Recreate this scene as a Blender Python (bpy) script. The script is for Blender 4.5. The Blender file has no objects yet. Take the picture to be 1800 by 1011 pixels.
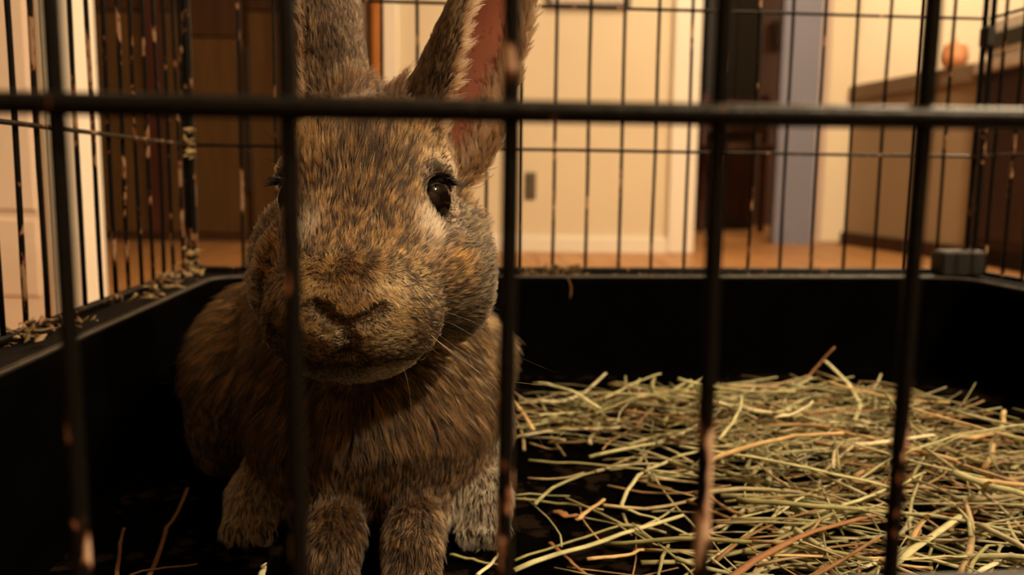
import bpy, math, random
import numpy as np
from mathutils import Matrix, Vector

R = random.Random(7)
NR = np.random.default_rng(11)
scene = bpy.context.scene
C = scene.collection

# ------------------------------------------------------------------ camera
FPX, CX, CY = 1493.0, 900.0, 505.5          # focal length and centre in pixels of the 1800x1011 frame
CAM_H = 0.279                               # lens height above the room floor
YAW, PITCH, ROLL = math.radians(4.87), math.radians(7.45), math.radians(0.69)
cam_pos = np.array([0.0, 0.0, CAM_H])
_R = np.array([math.cos(YAW), -math.sin(YAW), 0.0])
_F0 = np.array([math.sin(YAW), math.cos(YAW), 0.0])
_U0 = np.array([0.0, 0.0, 1.0])
FWD = _F0 * math.cos(PITCH) - _U0 * math.sin(PITCH)
_U = _U0 * math.cos(PITCH) + _F0 * math.sin(PITCH)
RIGHT = _R * math.cos(ROLL) + _U * math.sin(ROLL)
UP = _U * math.cos(ROLL) - _R * math.sin(ROLL)
cd = bpy.data.cameras.new('camera')
cam = bpy.data.objects.new('camera', cd)
C.objects.link(cam)
m = Matrix.Identity(4)
for i in range(3):
    m[i][0], m[i][1], m[i][2], m[i][3] = RIGHT[i], UP[i], -FWD[i], cam_pos[i]
cam.matrix_world = m
cd.sensor_fit = 'HORIZONTAL'
cd.sensor_width = 36.0
cd.lens = FPX / 1800.0 * 36.0
cd.clip_start, cd.clip_end = 0.01, 60
cd.dof.use_dof = True
cd.dof.focus_distance = 0.275
cd.dof.aperture_fstop = 11.5
scene.camera = cam

# ------------------------------------------------------------------ light
world = bpy.data.worlds.new('world')
scene.world = world
world.use_nodes = True
world.node_tree.nodes['Background'].inputs[0].default_value = (1.0, 0.72, 0.45, 1)
world.node_tree.nodes['Background'].inputs[1].default_value = 0.0025
def lamp(name, loc, watts, col, radius):
    d = bpy.data.lights.new(name, 'POINT')
    d.energy, d.color, d.shadow_soft_size = watts, col, radius
    o = bpy.data.objects.new(name, d)
    o.location = loc
    C.objects.link(o)
    return o
def room(u, v, z):                          # right, forward (level), height above the room floor
    p = _R * u + _F0 * v
    return (p[0], p[1], z)
lamp('living_room_lamp', (1.15, -0.62, 1.88), 205, (1.0, 0.76, 0.49), 0.07)
lamp('wall_fill_lamp', room(1.35, 2.0, 2.1), 104, (1.0, 0.80, 0.52), 0.10)  # unseen lamp, added to brighten the cream wall
lamp('kitchen_ceiling_lamp', room(3.0, 4.6, 2.1), 100, (1.0, 0.76, 0.50), 0.12)
scene.view_settings.view_transform = 'Standard'
scene.view_settings.look = 'None'
scene.view_settings.gamma = 1.0
scene.view_settings.use_curve_mapping = False
scene.view_settings.exposure = 0.0

# ------------------------------------------------------------------ helpers
def P(px, py, depth):
    """Point seen at a pixel, at a distance along the optical axis."""
    return cam_pos + depth * (FWD + RIGHT * ((px - CX) / FPX) - UP * ((py - CY) / FPX))
def ray(px, py):
    return FWD + RIGHT * ((px - CX) / FPX) - UP * ((py - CY) / FPX)
def on_plane_v(px, py, v):
    """Point where a pixel's ray meets the wall standing v metres ahead; returns (u, z)."""
    d = ray(px, py)
    k = v / (d @ _F0)
    q = d * k
    return float(q @ _R), float(q[2] + CAM_H)
def on_level(px, py, z):
    d = ray(px, py)
    k = (z - CAM_H) / d[2]
    return cam_pos + d * k

def nodes_of(name):
    mt = bpy.data.materials.new(name)
    mt.use_nodes = True
    nt = mt.node_tree
    return mt, nt, nt.nodes['Principled BSDF']
def paint(name, col, rough=0.6, var=0.08, scale=6.0, bump=0.0, bump_scale=80.0, metallic=0.0, spec=0.5):
    mt, nt, b = nodes_of(name)
    tc = nt.nodes.new('ShaderNodeTexCoord')
    nz = nt.nodes.new('ShaderNodeTexNoise')
    nz.inputs['Scale'].default_value = scale
    nz.inputs['Detail'].default_value = 5
    nt.links.new(tc.outputs['Object'], nz.inputs['Vector'])
    rp = nt.nodes.new('ShaderNodeValToRGB')
    rp.color_ramp.elements[0].position = 0.3
    rp.color_ramp.elements[1].position = 0.7
    rp.color_ramp.elements[0].color = tuple(c * (1 - var) for c in col) + (1,)
    rp.color_ramp.elements[1].color = tuple(min(1, c * (1 + var)) for c in col) + (1,)
    nt.links.new(nz.outputs['Fac'], rp.inputs['Fac'])
    nt.links.new(rp.outputs['Color'], b.inputs['Base Color'])
    b.inputs['Roughness'].default_value = rough
    b.inputs['Metallic'].default_value = metallic
    b.inputs['Specular IOR Level'].default_value = spec
    if bump:
        n2 = nt.nodes.new('ShaderNodeTexNoise')
        n2.inputs['Scale'].default_value = bump_scale
        nt.links.new(tc.outputs['Object'], n2.inputs['Vector'])
        bp = nt.nodes.new('ShaderNodeBump')
        bp.inputs['Strength'].default_value = bump
        bp.inputs['Distance'].default_value = 0.002
        nt.links.new(n2.outputs['Fac'], bp.inputs['Height'])
        nt.links.new(bp.outputs['Normal'], b.inputs['Normal'])
    return mt
def wood(name, dark, light, rough=0.45, scale=(2, 30, 30), spec=0.4):
    mt, nt, b = nodes_of(name)
    tc = nt.nodes.new('ShaderNodeTexCoord')
    mp = nt.nodes.new('ShaderNodeMapping')
    mp.inputs['Scale'].default_value = scale
    nz = nt.nodes.new('ShaderNodeTexNoise')
    nz.inputs['Scale'].default_value = 1.0
    nz.inputs['Detail'].default_value = 6
    nz.inputs['Distortion'].default_value = 0.6
    oi = nt.nodes.new('ShaderNodeObjectInfo')
    ad = nt.nodes.new('ShaderNodeVectorMath')
    ad.operation = 'ADD'
    nt.links.new(tc.outputs['Object'], mp.inputs['Vector'])
    nt.links.new(mp.outputs['Vector'], ad.inputs[0])
    nt.links.new(oi.outputs['Random'], ad.inputs[1])
    nt.links.new(ad.outputs['Vector'], nz.inputs['Vector'])
    rp = nt.nodes.new('ShaderNodeValToRGB')
    rp.color_ramp.elements[0].position = 0.3
    rp.color_ramp.elements[1].position = 0.7
    rp.color_ramp.elements[0].color = dark + (1,)
    rp.color_ramp.elements[1].color = light + (1,)
    nt.links.new(nz.outputs['Fac'], rp.inputs['Fac'])
    nt.links.new(rp.outputs['Color'], b.inputs['Base Color'])
    b.inputs['Roughness'].default_value = rough
    b.inputs['Specular IOR Level'].default_value = spec
    return mt

WLOC = {}                                   # world place of each object's origin
def mesh_obj(name, verts, faces, mat, parent=None, smooth=True):
    me = bpy.data.meshes.new(name)
    me.from_pydata([tuple(map(float, v)) for v in verts], [], [tuple(map(int, f)) for f in faces])
    me.update()
    if smooth:
        me.polygons.foreach_set('use_smooth', [True] * len(me.polygons))
    o = bpy.data.objects.new(name, me)
    C.objects.link(o)
    if mat:
        me.materials.append(mat)
    if parent is not None:
        o.parent = parent
        o.matrix_parent_inverse = Matrix.Translation(WLOC.get(parent.name, Vector())).inverted()
    WLOC[o.name] = Vector()
    return o
def empty(name, loc=(0, 0, 0), parent=None):
    o = bpy.data.objects.new(name, None)
    o.location = tuple(map(float, loc))
    o.empty_display_size = 0.02
    C.objects.link(o)
    if parent is not None:
        o.parent = parent
        o.matrix_parent_inverse = Matrix.Translation(WLOC.get(parent.name, Vector())).inverted()
    WLOC[o.name] = Vector(o.location)
    return o
def tag(o, label=None, cat=None, group=None, kind=None):
    for k, v in (('label', label), ('category', cat), ('group', group), ('kind', kind)):
        if v:
            o[k] = v
    return o
def tube(path, radii, sides=8, flat=1.0, cap=True, base=0, flat_dir=None):
    """Rings along a path; returns verts, faces."""
    path = np.asarray(path, float)
    n = len(path)
    radii = np.broadcast_to(np.asarray(radii, float), (n,))
    T = np.gradient(path, axis=0)
    T /= np.linalg.norm(T, axis=1)[:, None] + 1e-12
    ref = np.array([0.0, 0, 1]) if abs(T[:, 2]).mean() < 0.8 else np.array([1.0, 0, 0])
    if flat_dir is not None:
        ref = np.asarray(flat_dir, float)
    A = np.cross(T, ref)
    A /= np.linalg.norm(A, axis=1)[:, None] + 1e-12
    B = np.cross(T, A)
    ang = np.arange(sides) * 2 * math.pi / sides
    V = path[:, None, :] + radii[:, None, None] * (np.cos(ang)[None, :, None] * A[:, None, :] + flat * np.sin(ang)[None, :, None] * B[:, None, :])
    V = V.reshape(-1, 3)
    F = []
    for i in range(n - 1):
        for j in range(sides):
            k = (j + 1) % sides
            F.append((base + i * sides + j, base + i * sides + k, base + (i + 1) * sides + k, base + (i + 1) * sides + j))
    if cap:
        F.append(tuple(base + j for j in reversed(range(sides))))
        F.append(tuple(base + (n - 1) * sides + j for j in range(sides)))
    return V, F
def frame_box(cx, cy, cz, sx, sy, sz, bev=0.0, axes=None):
    """Chamfered box centred at a point; axes = (ax, ay) horizontal unit vectors."""
    ax, ay = axes if axes else (np.array([1.0, 0, 0]), np.array([0, 1.0, 0]))
    az = np.array([0, 0, 1.0])
    c = np.array([cx, cy, cz])
    hx, hy, hz = sx / 2, sy / 2, sz / 2
    if bev <= 0:
        q = [(-1, -1, -1), (1, -1, -1), (1, 1, -1), (-1, 1, -1), (-1, -1, 1), (1, -1, 1), (1, 1, 1), (-1, 1, 1)]
        V = [c + ax * hx * a + ay * hy * b + az * hz * d for a, b, d in q]
        F = [(0, 3, 2, 1), (4, 5, 6, 7), (0, 1, 5, 4), (1, 2, 6, 5), (2, 3, 7, 6), (3, 0, 4, 7)]
        return V, F
    V, F = [], []
    lv = [(-hz, bev), (-hz + bev, 0), (hz - bev, 0), (hz, bev)]
    for z, ins in lv:
        x, y = hx - ins, hy - ins
        e = bev
        for a, b in ((-x + e, -y), (x - e, -y), (x, -y + e), (x, y - e), (x - e, y), (-x + e, y), (-x, y - e), (-x, -y + e)):
            V.append(c + ax * a + ay * b + az * z)
    for l in range(3):
        for j in range(8):
            k = (j + 1) % 8
            F.append((l * 8 + j, l * 8 + k, l * 8 + 8 + k, l * 8 + 8 + j))
    F.append(tuple(reversed(range(8))))
    F.append(tuple(range(24, 32)))
    return V, F
RAX = (_R, _F0)
def room_box(name, u0, u1, v0, v1, z0, z1, mat, parent=None, bev=0.0):
    p = room((u0 + u1) / 2, (v0 + v1) / 2, (z0 + z1) / 2)
    V, F = frame_box(p[0], p[1], p[2], abs(u1 - u0), abs(v1 - v0), abs(z1 - z0), bev, RAX)
    return mesh_obj(name, V, F, mat, parent, smooth=False)

def bend(pts, n):
    """Smooth path through a few points (Catmull-Rom with tight corners)."""
    pts = [np.asarray(p, float) for p in pts]
    if len(pts) == 2:
        t = np.linspace(0, 1, n)[:, None]
        return pts[0] + (pts[1] - pts[0]) * t
    out = []
    per = max(2, n // (len(pts) - 1))
    q = [2 * pts[0] - pts[1]] + pts + [2 * pts[-1] - pts[-2]]
    for i in range(1, len(q) - 2):
        for k in range(per):
            t = k / per
            a, b_, c, d = q[i - 1], q[i], q[i + 1], q[i + 2]
            out.append(b_ + 0.30 * t * (c - a) + t * t * (0.60 * a - 2.70 * b_ + 2.4 * c - 0.30 * d) + t ** 3 * (-0.30 * a + 1.70 * b_ - 1.70 * c + 0.30 * d))
    out.append(pts[-1])
    return np.array(out)

# ------------------------------------------------------------------ the room
cream = paint('cream_wall_paint', (0.71, 0.61, 0.45), 0.85, 0.03, 3, 0.15, 120)
white_trim = paint('white_trim_paint', (0.80, 0.74, 0.64), 0.5, 0.02, 5)
rose_white = paint('rose_white_paint', (0.88, 0.70, 0.56), 0.7, 0.04, 4, 0.1, 60)
blue_lit = paint('blue_lit_grey_paint', (0.18, 0.178, 0.24), 0.6, 0.05, 4)  # bluish light on a pale door, put into its colour
pink_trim = paint('pinkish_trim_paint', (0.46, 0.34, 0.28), 0.6, 0.05, 4)
cap_tan = paint('cap_board_tan', (0.21, 0.14, 0.08), 0.7, 0.04, 3)
tan_wall = paint('tan_wall_paint', (0.36, 0.26, 0.155), 0.85, 0.04, 3)
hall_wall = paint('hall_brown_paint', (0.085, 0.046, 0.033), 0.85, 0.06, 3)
orange_wood = wood('orange_wood', (0.36, 0.12, 0.022), (0.50, 0.19, 0.04), 0.4, (40, 40, 3))
shaded_brown_wood = wood('shaded_brown_wood', (0.070, 0.033, 0.009), (0.100, 0.049, 0.014), 0.65, (30, 30, 2.5), 0.2)
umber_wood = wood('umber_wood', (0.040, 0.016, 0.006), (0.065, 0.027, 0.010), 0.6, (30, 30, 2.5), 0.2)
maroon_wood = wood('maroon_wood', (0.050, 0.012, 0.007), (0.08, 0.022, 0.012), 0.5, (30, 30, 3), 0.3)
cabinet_wood = wood('dark_cabinet_wood', (0.026, 0.009, 0.003), (0.040, 0.015, 0.005), 0.55, (30, 30, 2.5), 0.3)
dark_slot = paint('dark_brown_gap', (0.018, 0.009, 0.004), 0.8, 0.1)
floor_wood = wood('oak_floor_wood', (0.30, 0.135, 0.045), (0.46, 0.23, 0.085), 0.42, (30, 2.0, 30), 0.4)
sub_floor = paint('floor_gap_dark', (0.06, 0.03, 0.012), 0.9, 0.1)

def px_box(name, x0, x1, y0, y1, v, th, mat, parent=None, bev=0.0, to_floor=False, to_z=None):
    """A box whose front face covers a pixel window on the plane v metres ahead, th deep."""
    ua, za = on_plane_v(x0, y0, v)
    ub, zb = on_plane_v(x1, y1, v)
    if to_floor: zb = 0.0
    if to_z is not None: za = to_z
    return room_box(name, ua, ub, v, v + th, min(za, zb), max(za, zb), mat, parent, bev)

CEIL = 2.45
# floor: boards running away from the camera, each its own piece
fl = tag(room_box('floor', -3.2, 4.6, -2.2, 7.4, -0.05, -0.004, sub_floor), kind='structure')
BW = 0.083
board_me = None
n = 0
for i in range(-36, 54):
    u = i * BW
    for j, (va, vb) in enumerate(((1.0, 2.62), (2.62, 4.1), (4.1, 6.9)) if i % 2 else ((1.0, 1.9), (1.9, 3.35), (3.35, 6.9))):
        if -2.9 < u < 4.4:
            room_box('floor_board', u + 0.0012, u + BW - 0.0012, va + 0.001, vb - 0.001, -0.004, 0.0 + (0.0002 if (i + j) % 3 else 0.0), floor_wood, fl)
tag(room_box('ceiling', -3.2, 4.6, -2.2, 7.4, CEIL, CEIL + 0.05, cream), kind='structure')

tag(room_box('wall_bounce', -3.2, 4.6, -2.1, -2.0, 0.0, CEIL, tan_wall), kind='structure')  # unseen wall added behind the camera to bounce fill light on the rabbit
# cream wall with a picture, an outlet and its white casings
VB = 3.2
wl = tag(px_box('wall_back', 690, 1212, 0, 440, VB, 0.12, cream, to_floor=True, to_z=CEIL), kind='structure')
def base(name, x0, x1, y0, v, mat, th=0.016):
    ua, za = on_plane_v(x0, y0, v)
    ub, _ = on_plane_v(x1, y0, v)
    o = room_box(name, ua, ub, v - th, v, 0.0, za, mat)
    room_box('cap_bead', ua, ub, v - th * 0.55, v, za, za + 0.009, mat, o)
    return tag(o, kind='structure')
base('baseboard_back', 700, 1200, 415, VB, white_trim)
t1 = tag(px_box('trim_1', 1188, 1219, 0, 440, VB - 0.022, 0.16, white_trim, bev=0.004, to_floor=True, to_z=2.15), kind='structure')
t2 = tag(px_box('trim_2', 672, 700, 0, 440, VB - 0.022, 0.16, white_trim, bev=0.004, to_floor=True, to_z=2.15), kind='structure')
# wooden door standing open, seen on its edge
d1 = tag(px_box('door_1', 653, 671, 0, 438, VB - 0.05, 0.75, orange_wood, bev=0.003, to_floor=True, to_z=2.05), kind='structure')
t3 = tag(px_box('trim_3', 632, 652, 0, 436, VB + 0.05, 0.10, pink_trim, bev=0.003, to_floor=True, to_z=2.15), kind='structure')  # casing in shade, the shade put into its pinkish colour
# outlet
ou, oz = on_plane_v(932, 327, VB)
dark_metal = paint('bronze_plate', (0.10, 0.075, 0.045), 0.45, 0.1, 20)
slot_mat = paint('outlet_slot', (0.01, 0.008, 0.006), 0.6, 0.1)
oc = tag(empty('wall_outlet', room(ou, VB - 0.006, oz - 0.05)), 'small dark bronze outlet plate low on the cream wall', 'outlet')
room_box('plate', ou - 0.021, ou + 0.021, VB - 0.006, VB, oz - 0.050, oz + 0.050, dark_metal, oc, 0.0025)
for s in (-1, 1):
    r_ = room_box('receptacle', ou - 0.013, ou + 0.013, VB - 0.009, VB - 0.0055, oz + s * 0.022 - 0.014, oz + s * 0.022 + 0.014, dark_metal, oc, 0.002)
    for q in (-0.006, 0.006):
        room_box('slot', ou + q - 0.0012, ou + q + 0.0012, VB - 0.0094, VB - 0.0088, oz + s * 0.022 - 0.004, oz + s * 0.022 + 0.006, slot_mat, r_)
# framed picture, only its lower edge shows
pu0, pz0 = on_plane_v(962, 13, VB)
pu1, _ = on_plane_v(1108, 13, VB)
frame_m = wood('picture_frame_wood', (0.03, 0.018, 0.01), (0.055, 0.032, 0.018), 0.4, (30, 30, 4))
mat_m = paint('picture_mount', (0.62, 0.50, 0.40), 0.8, 0.04)
print_m = paint('picture_print', (0.34, 0.26, 0.20), 0.7, 0.5, 14)
pc = tag(empty('framed_picture', room((pu0 + pu1) / 2, VB - 0.02, pz0)), 'dark framed picture hanging on the cream wall', 'picture')
PH = 0.46
for (a, b, c, d) in ((pu0, pu1, pz0, pz0 + 0.014), (pu0, pu1, pz0 + PH - 0.014, pz0 + PH)):
    room_box('frame_rail', a, b, VB - 0.022, VB - 0.001, c, d, frame_m, pc, 0.002)
for (a, b) in ((pu0, pu0 + 0.014), (pu1 - 0.014, pu1)):
    room_box('frame_stile', a, b, VB - 0.022, VB - 0.001, pz0 + 0.014, pz0 + PH - 0.014, frame_m, pc, 0.002)
mm = room_box('mount', pu0 + 0.014, pu1 - 0.014, VB - 0.010, VB - 0.002, pz0 + 0.014, pz0 + PH - 0.014, mat_m, pc)
room_box('print', pu0 + 0.06, pu1 - 0.06, VB - 0.011, VB - 0.010, pz0 + 0.07, pz0 + PH - 0.06, print_m, mm)

# brown closet doors on the left; the passage's shade is put into their tone
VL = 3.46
px_closet = [(150, 262, shaded_brown_wood, 0.0), (262, 290, maroon_wood, -0.02), (290, 336, shaded_brown_wood, 0.0), (336, 431, shaded_brown_wood, 0.0),
             (441, 522, shaded_brown_wood, 0.0), (522, 632, shaded_brown_wood, 0.0)]
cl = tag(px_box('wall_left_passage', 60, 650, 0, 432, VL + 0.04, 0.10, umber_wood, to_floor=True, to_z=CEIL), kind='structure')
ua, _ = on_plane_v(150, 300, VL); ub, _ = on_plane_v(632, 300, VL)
closet = tag(empty('closet_front', room((ua + ub) / 2, VL, 0)), 'tall shade-darkened brown wooden closet front at the end of the passage', 'closet')
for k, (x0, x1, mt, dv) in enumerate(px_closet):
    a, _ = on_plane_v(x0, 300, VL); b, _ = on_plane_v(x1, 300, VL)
    top = 0.80 if mt is shaded_brown_wood else 2.1
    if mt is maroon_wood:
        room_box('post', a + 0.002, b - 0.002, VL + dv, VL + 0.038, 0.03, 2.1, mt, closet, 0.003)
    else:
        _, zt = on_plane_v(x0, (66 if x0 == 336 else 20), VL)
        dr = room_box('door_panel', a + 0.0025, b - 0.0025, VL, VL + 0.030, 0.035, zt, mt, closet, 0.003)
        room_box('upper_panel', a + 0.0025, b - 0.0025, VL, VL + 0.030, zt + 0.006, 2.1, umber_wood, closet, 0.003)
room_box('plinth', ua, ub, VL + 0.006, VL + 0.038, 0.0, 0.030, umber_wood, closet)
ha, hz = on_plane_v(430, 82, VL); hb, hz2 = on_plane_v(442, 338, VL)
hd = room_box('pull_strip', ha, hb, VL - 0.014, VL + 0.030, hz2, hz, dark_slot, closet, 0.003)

# white painted door in its casing, close behind the crate
VD = 1.2
ua, _ = on_plane_v(-330, 300, VD); ub, _ = on_plane_v(88, 300, VD)
w2 = tag(room_box('door_2', ua, ub, VD, VD + 0.035, 0.006, 2.04, rose_white, None, 0.003), kind='structure')
for (za, zb) in ((0.10, 0.212), (0.222, 0.86), (0.98, 1.92)):
    room_box('raised_panel', ua + 0.02, on_plane_v(62, 300, VD)[0], VD - 0.004, VD + 0.002, za, zb, rose_white, w2, 0.003)
x0, _ = on_plane_v(92, 300, VD); x1, _ = on_plane_v(162 - 11, 300, VD)
t4 = tag(room_box('trim_4', x0 + 0.004, x1, VD - 0.018, VD + 0.05, 0.0, 2.10, white_trim, None, 0.004), kind='structure')
room_box('casing_bead', x0 - 0.006, x0 + 0.004, VD - 0.010, VD + 0.05, 0.0, 2.10, white_trim, t4, 0.002)

# dark doorway right of the cream wall and the room seen through it
VH = 5.2
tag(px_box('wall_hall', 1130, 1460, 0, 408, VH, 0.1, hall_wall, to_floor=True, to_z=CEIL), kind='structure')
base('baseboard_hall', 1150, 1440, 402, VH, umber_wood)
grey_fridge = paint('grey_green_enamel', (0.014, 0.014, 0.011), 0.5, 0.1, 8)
u0, _ = on_plane_v(1236, 200, 4.7); u1, z1 = on_plane_v(1342, 70, 4.7)
_, z0 = on_plane_v(1300, 290, 4.7)
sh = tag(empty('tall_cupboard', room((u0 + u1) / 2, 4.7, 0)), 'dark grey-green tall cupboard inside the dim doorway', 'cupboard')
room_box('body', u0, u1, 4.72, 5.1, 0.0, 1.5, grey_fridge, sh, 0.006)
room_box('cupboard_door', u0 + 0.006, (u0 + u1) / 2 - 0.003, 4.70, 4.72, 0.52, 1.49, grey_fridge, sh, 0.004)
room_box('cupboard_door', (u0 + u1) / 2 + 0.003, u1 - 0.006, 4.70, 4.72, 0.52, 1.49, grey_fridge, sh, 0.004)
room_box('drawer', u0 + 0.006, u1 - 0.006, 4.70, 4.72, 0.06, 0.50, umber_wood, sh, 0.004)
# wooden chair in front of the cupboard
def V_(px, py, v): return on_plane_v(px, py, v)
cu, _ = V_(1300, 300, 4.4)
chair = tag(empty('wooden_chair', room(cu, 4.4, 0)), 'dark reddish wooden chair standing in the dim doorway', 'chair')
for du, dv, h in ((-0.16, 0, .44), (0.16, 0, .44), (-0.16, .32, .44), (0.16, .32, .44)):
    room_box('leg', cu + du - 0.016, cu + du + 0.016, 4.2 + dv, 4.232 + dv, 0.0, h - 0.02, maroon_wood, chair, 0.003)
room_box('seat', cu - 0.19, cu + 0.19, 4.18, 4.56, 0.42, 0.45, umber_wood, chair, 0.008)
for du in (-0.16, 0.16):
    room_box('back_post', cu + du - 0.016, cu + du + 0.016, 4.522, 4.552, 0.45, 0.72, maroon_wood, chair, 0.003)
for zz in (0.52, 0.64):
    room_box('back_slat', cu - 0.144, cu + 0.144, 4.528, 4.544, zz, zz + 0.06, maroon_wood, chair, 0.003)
# small dark frame on the hall wall
a, za = V_(1364, 34, VH - 0.03); b, zb = V_(1390, 82, VH - 0.03)
sf = tag(empty('small_picture', room((a + b) / 2, VH - 0.03, zb)), 'small dark picture on the dim hall wall', 'picture')
room_box('frame', a, b, VH - 0.025, VH - 0.001, zb, za, dark_slot, sf, 0.004)
room_box('print', a + 0.02, b - 0.02, VH - 0.028, VH - 0.024, zb + 0.02, za - 0.02, umber_wood, sf)

# blue-lit door edge, pink casing and the cream wall end
VK = 3.75
d3 = tag(px_box('door_3', 1380, 1424, 0, 436, VK - 0.03, 0.05, blue_lit, bev=0.003, to_floor=True, to_z=2.05), kind='structure')
bd = px_box('kick_plate', 1381, 1423, 404, 434, VK - 0.036, 0.006, blue_lit, d3, 0.002)
tag(px_box('trim_5', 1424, 1441, 0, 436, VK - 0.02, 0.10, pink_trim, bev=0.003, to_floor=True, to_z=2.15), kind='structure')
tag(px_box('wall_kitchen_end', 1440, 1492, 0, 432, VK, 0.22, cream, bev=0.012, to_floor=True, to_z=CEIL), kind='structure')
# kitchen wall behind the half wall
tag(px_box('wall_kitchen', 1440, 2300, 0, 300, 6.0, 0.1, cream, to_floor=True, to_z=CEIL), kind='structure')
# half wall that runs toward the camera on the right
HW = 0.67
def uv(px, py, v):
    u, z = on_plane_v(px, py, v); return u
A = np.array([uv(1491, 300, 3.74), 3.74]); B = np.array([uv(1712, 300, 2.95), 2.95]); Cc = np.array([uv(1960, 300, 2.25), 2.25])
def wall_run(name, a, b, th, z0, z1, mat, parent=None, out=0.0, bev=0.0):
    d = (b - a) / np.linalg.norm(b - a)
    nrm = np.array([-d[1], d[0]])
    if nrm[0] < 0: nrm = -nrm                 # thickness goes to the right, away from the camera
    c = (a + b) / 2 + nrm * (th / 2 - out)
    p = room(c[0], c[1], (z0 + z1) / 2)
    ax = _R * d[0] + _F0 * d[1]
    ay = _R * nrm[0] + _F0 * nrm[1]
    Vv, Ff = frame_box(p[0], p[1], p[2], np.linalg.norm(b - a), th, z1 - z0, bev, (ax, ay))
    return mesh_obj(name, Vv, Ff, mat, parent, smooth=False)
hw = tag(wall_run('wall_half', A, B, 0.12, 0.0, HW, tan_wall), kind='structure')
wall_run('cap_board', A, B, 0.16, HW - 0.05, HW + 0.012, cap_tan, hw, 0.02, 0.004)
tag(wall_run('baseboard_half', A, B, 0.02, 0.0, 0.055, umber_wood, None, 0.018), kind='structure')
cabinet = tag(empty('kitchen_cabinet', room(*((B + Cc) / 2), 0)), 'dark brown wooden cabinet at the near end of the half wall', 'cabinet')
wall_run('body', B, Cc, 0.5, 0.06, HW - 0.03, cabinet_wood, cabinet)
seg = (Cc - B)
for k in range(2):
    a = B + seg * (k * 0.5 + 0.015); b = B + seg * (k * 0.5 + 0.485)
    wall_run('cabinet_door', a, b, 0.02, 0.09, HW - 0.06, cabinet_wood, cabinet, 0.018, 0.003)
wall_run('toe_kick', B, Cc, 0.46, 0.0, 0.06, dark_slot, cabinet, -0.03)
stone = paint('pale_counter_stone', (0.55, 0.45, 0.36), 0.35, 0.15, 60)
counter = tag(wall_run('countertop', B, Cc, 0.56, HW - 0.03, HW + 0.008, stone, None, 0.03, 0.004), 'pale countertop lying on the dark brown cabinet', 'countertop')

def lathe(name, prof, centre, mat, parent=None, seg=24):
    Vv, Ff = [], []
    for (r, z) in prof:
        for j in range(seg):
            an = 2 * math.pi * j / seg
            Vv.append((centre[0] + r * math.cos(an), centre[1] + r * math.sin(an), centre[2] + z))
    for i in range(len(prof) - 1):
        for j in range(seg):
            k = (j + 1) % seg
            Ff.append((i * seg + j, i * seg + k, (i + 1) * seg + k, (i + 1) * seg + j))
    Ff.append(tuple(reversed(range(seg))))
    Ff.append(tuple((len(prof) - 1) * seg + j for j in range(seg)))
    return mesh_obj(name, Vv, Ff, mat, parent)
terracotta = paint('orange_glaze', (0.62, 0.27, 0.12), 0.4, 0.1, 12)
pw = on_level(1676, 119, HW + 0.012)
pot = tag(empty('orange_crock', pw), 'round orange glazed crock standing on the half wall', 'crock')
lathe('bowl', [(0.02, 0.0), (0.036, 0.004), (0.046, 0.026), (0.045, 0.05), (0.039, 0.068), (0.040, 0.072), (0.034, 0.072), (0.033, 0.05)], pw, terracotta, pot)
lathe('lid', [(0.038, 0.071), (0.033, 0.080), (0.014, 0.088), (0.006, 0.090), (0.009, 0.098), (0.004, 0.102)], pw, terracotta, pot)
# white toaster oven on the counter
white_en = paint('white_enamel', (0.78, 0.72, 0.62), 0.35, 0.03)
dark_en = paint('olive_black_panel', (0.04, 0.035, 0.02), 0.35, 0.1)
tw = on_level(1850, 97, HW + 0.008)
toast = tag(empty('toaster_oven', tw), 'white toaster oven with dark front on the pale countertop', 'toaster')
ds = seg / np.linalg.norm(seg); axd = _R * ds[0] + _F0 * ds[1]; ayd = np.array([-axd[1], axd[0], 0.0])
def tb(name, ox, oy, z0, z1, sx, sy, mt, bev=0.006):
    c = np.array(tw) + axd * ox + ayd * oy
    Vv, Ff = frame_box(c[0], c[1], tw[2] + (z0 + z1) / 2, sx, sy, z1 - z0, bev, (axd, ayd))
    return mesh_obj(name, Vv, Ff, mt, toast, smooth=False)
for a_ in (-0.14, 0.14):
    for b_ in (-0.09, 0.09): tb('foot', a_, b_, 0.0, 0.016, 0.03, 0.03, dark_en, 0.003)
tb('housing', 0, 0, 0.014, 0.135, 0.36, 0.25, white_en, 0.012)
tb('glass_door', -0.04, -0.128, 0.03, 0.085, 0.25, 0.012, dark_en, 0.003)
tb('glass_door', -0.04, 0.128, 0.03, 0.085, 0.25, 0.012, dark_en, 0.003)
tb('side_panel', -0.184, 0.0, 0.085, 0.120, 0.012, 0.16, dark_en, 0.003)

# low stand that carries the crate
stand_wood = wood('stand_pine', (0.16, 0.08, 0.03), (0.24, 0.13, 0.05), 0.6, (4, 30, 30))

# ------------------------------------------------------------------ crate, tray and stand
XL, XR, YF, YB = -0.1914, 0.4390, 0.1227, 0.6689      # the four wire panels
TRAY_Z = CAM_H - 0.150                                # floor of the tray
RIM_Z = CAM_H - 0.0765                                # ledge of the tray
BOT_Z, TOP_Z = CAM_H - 0.0735, CAM_H + 0.40

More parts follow.
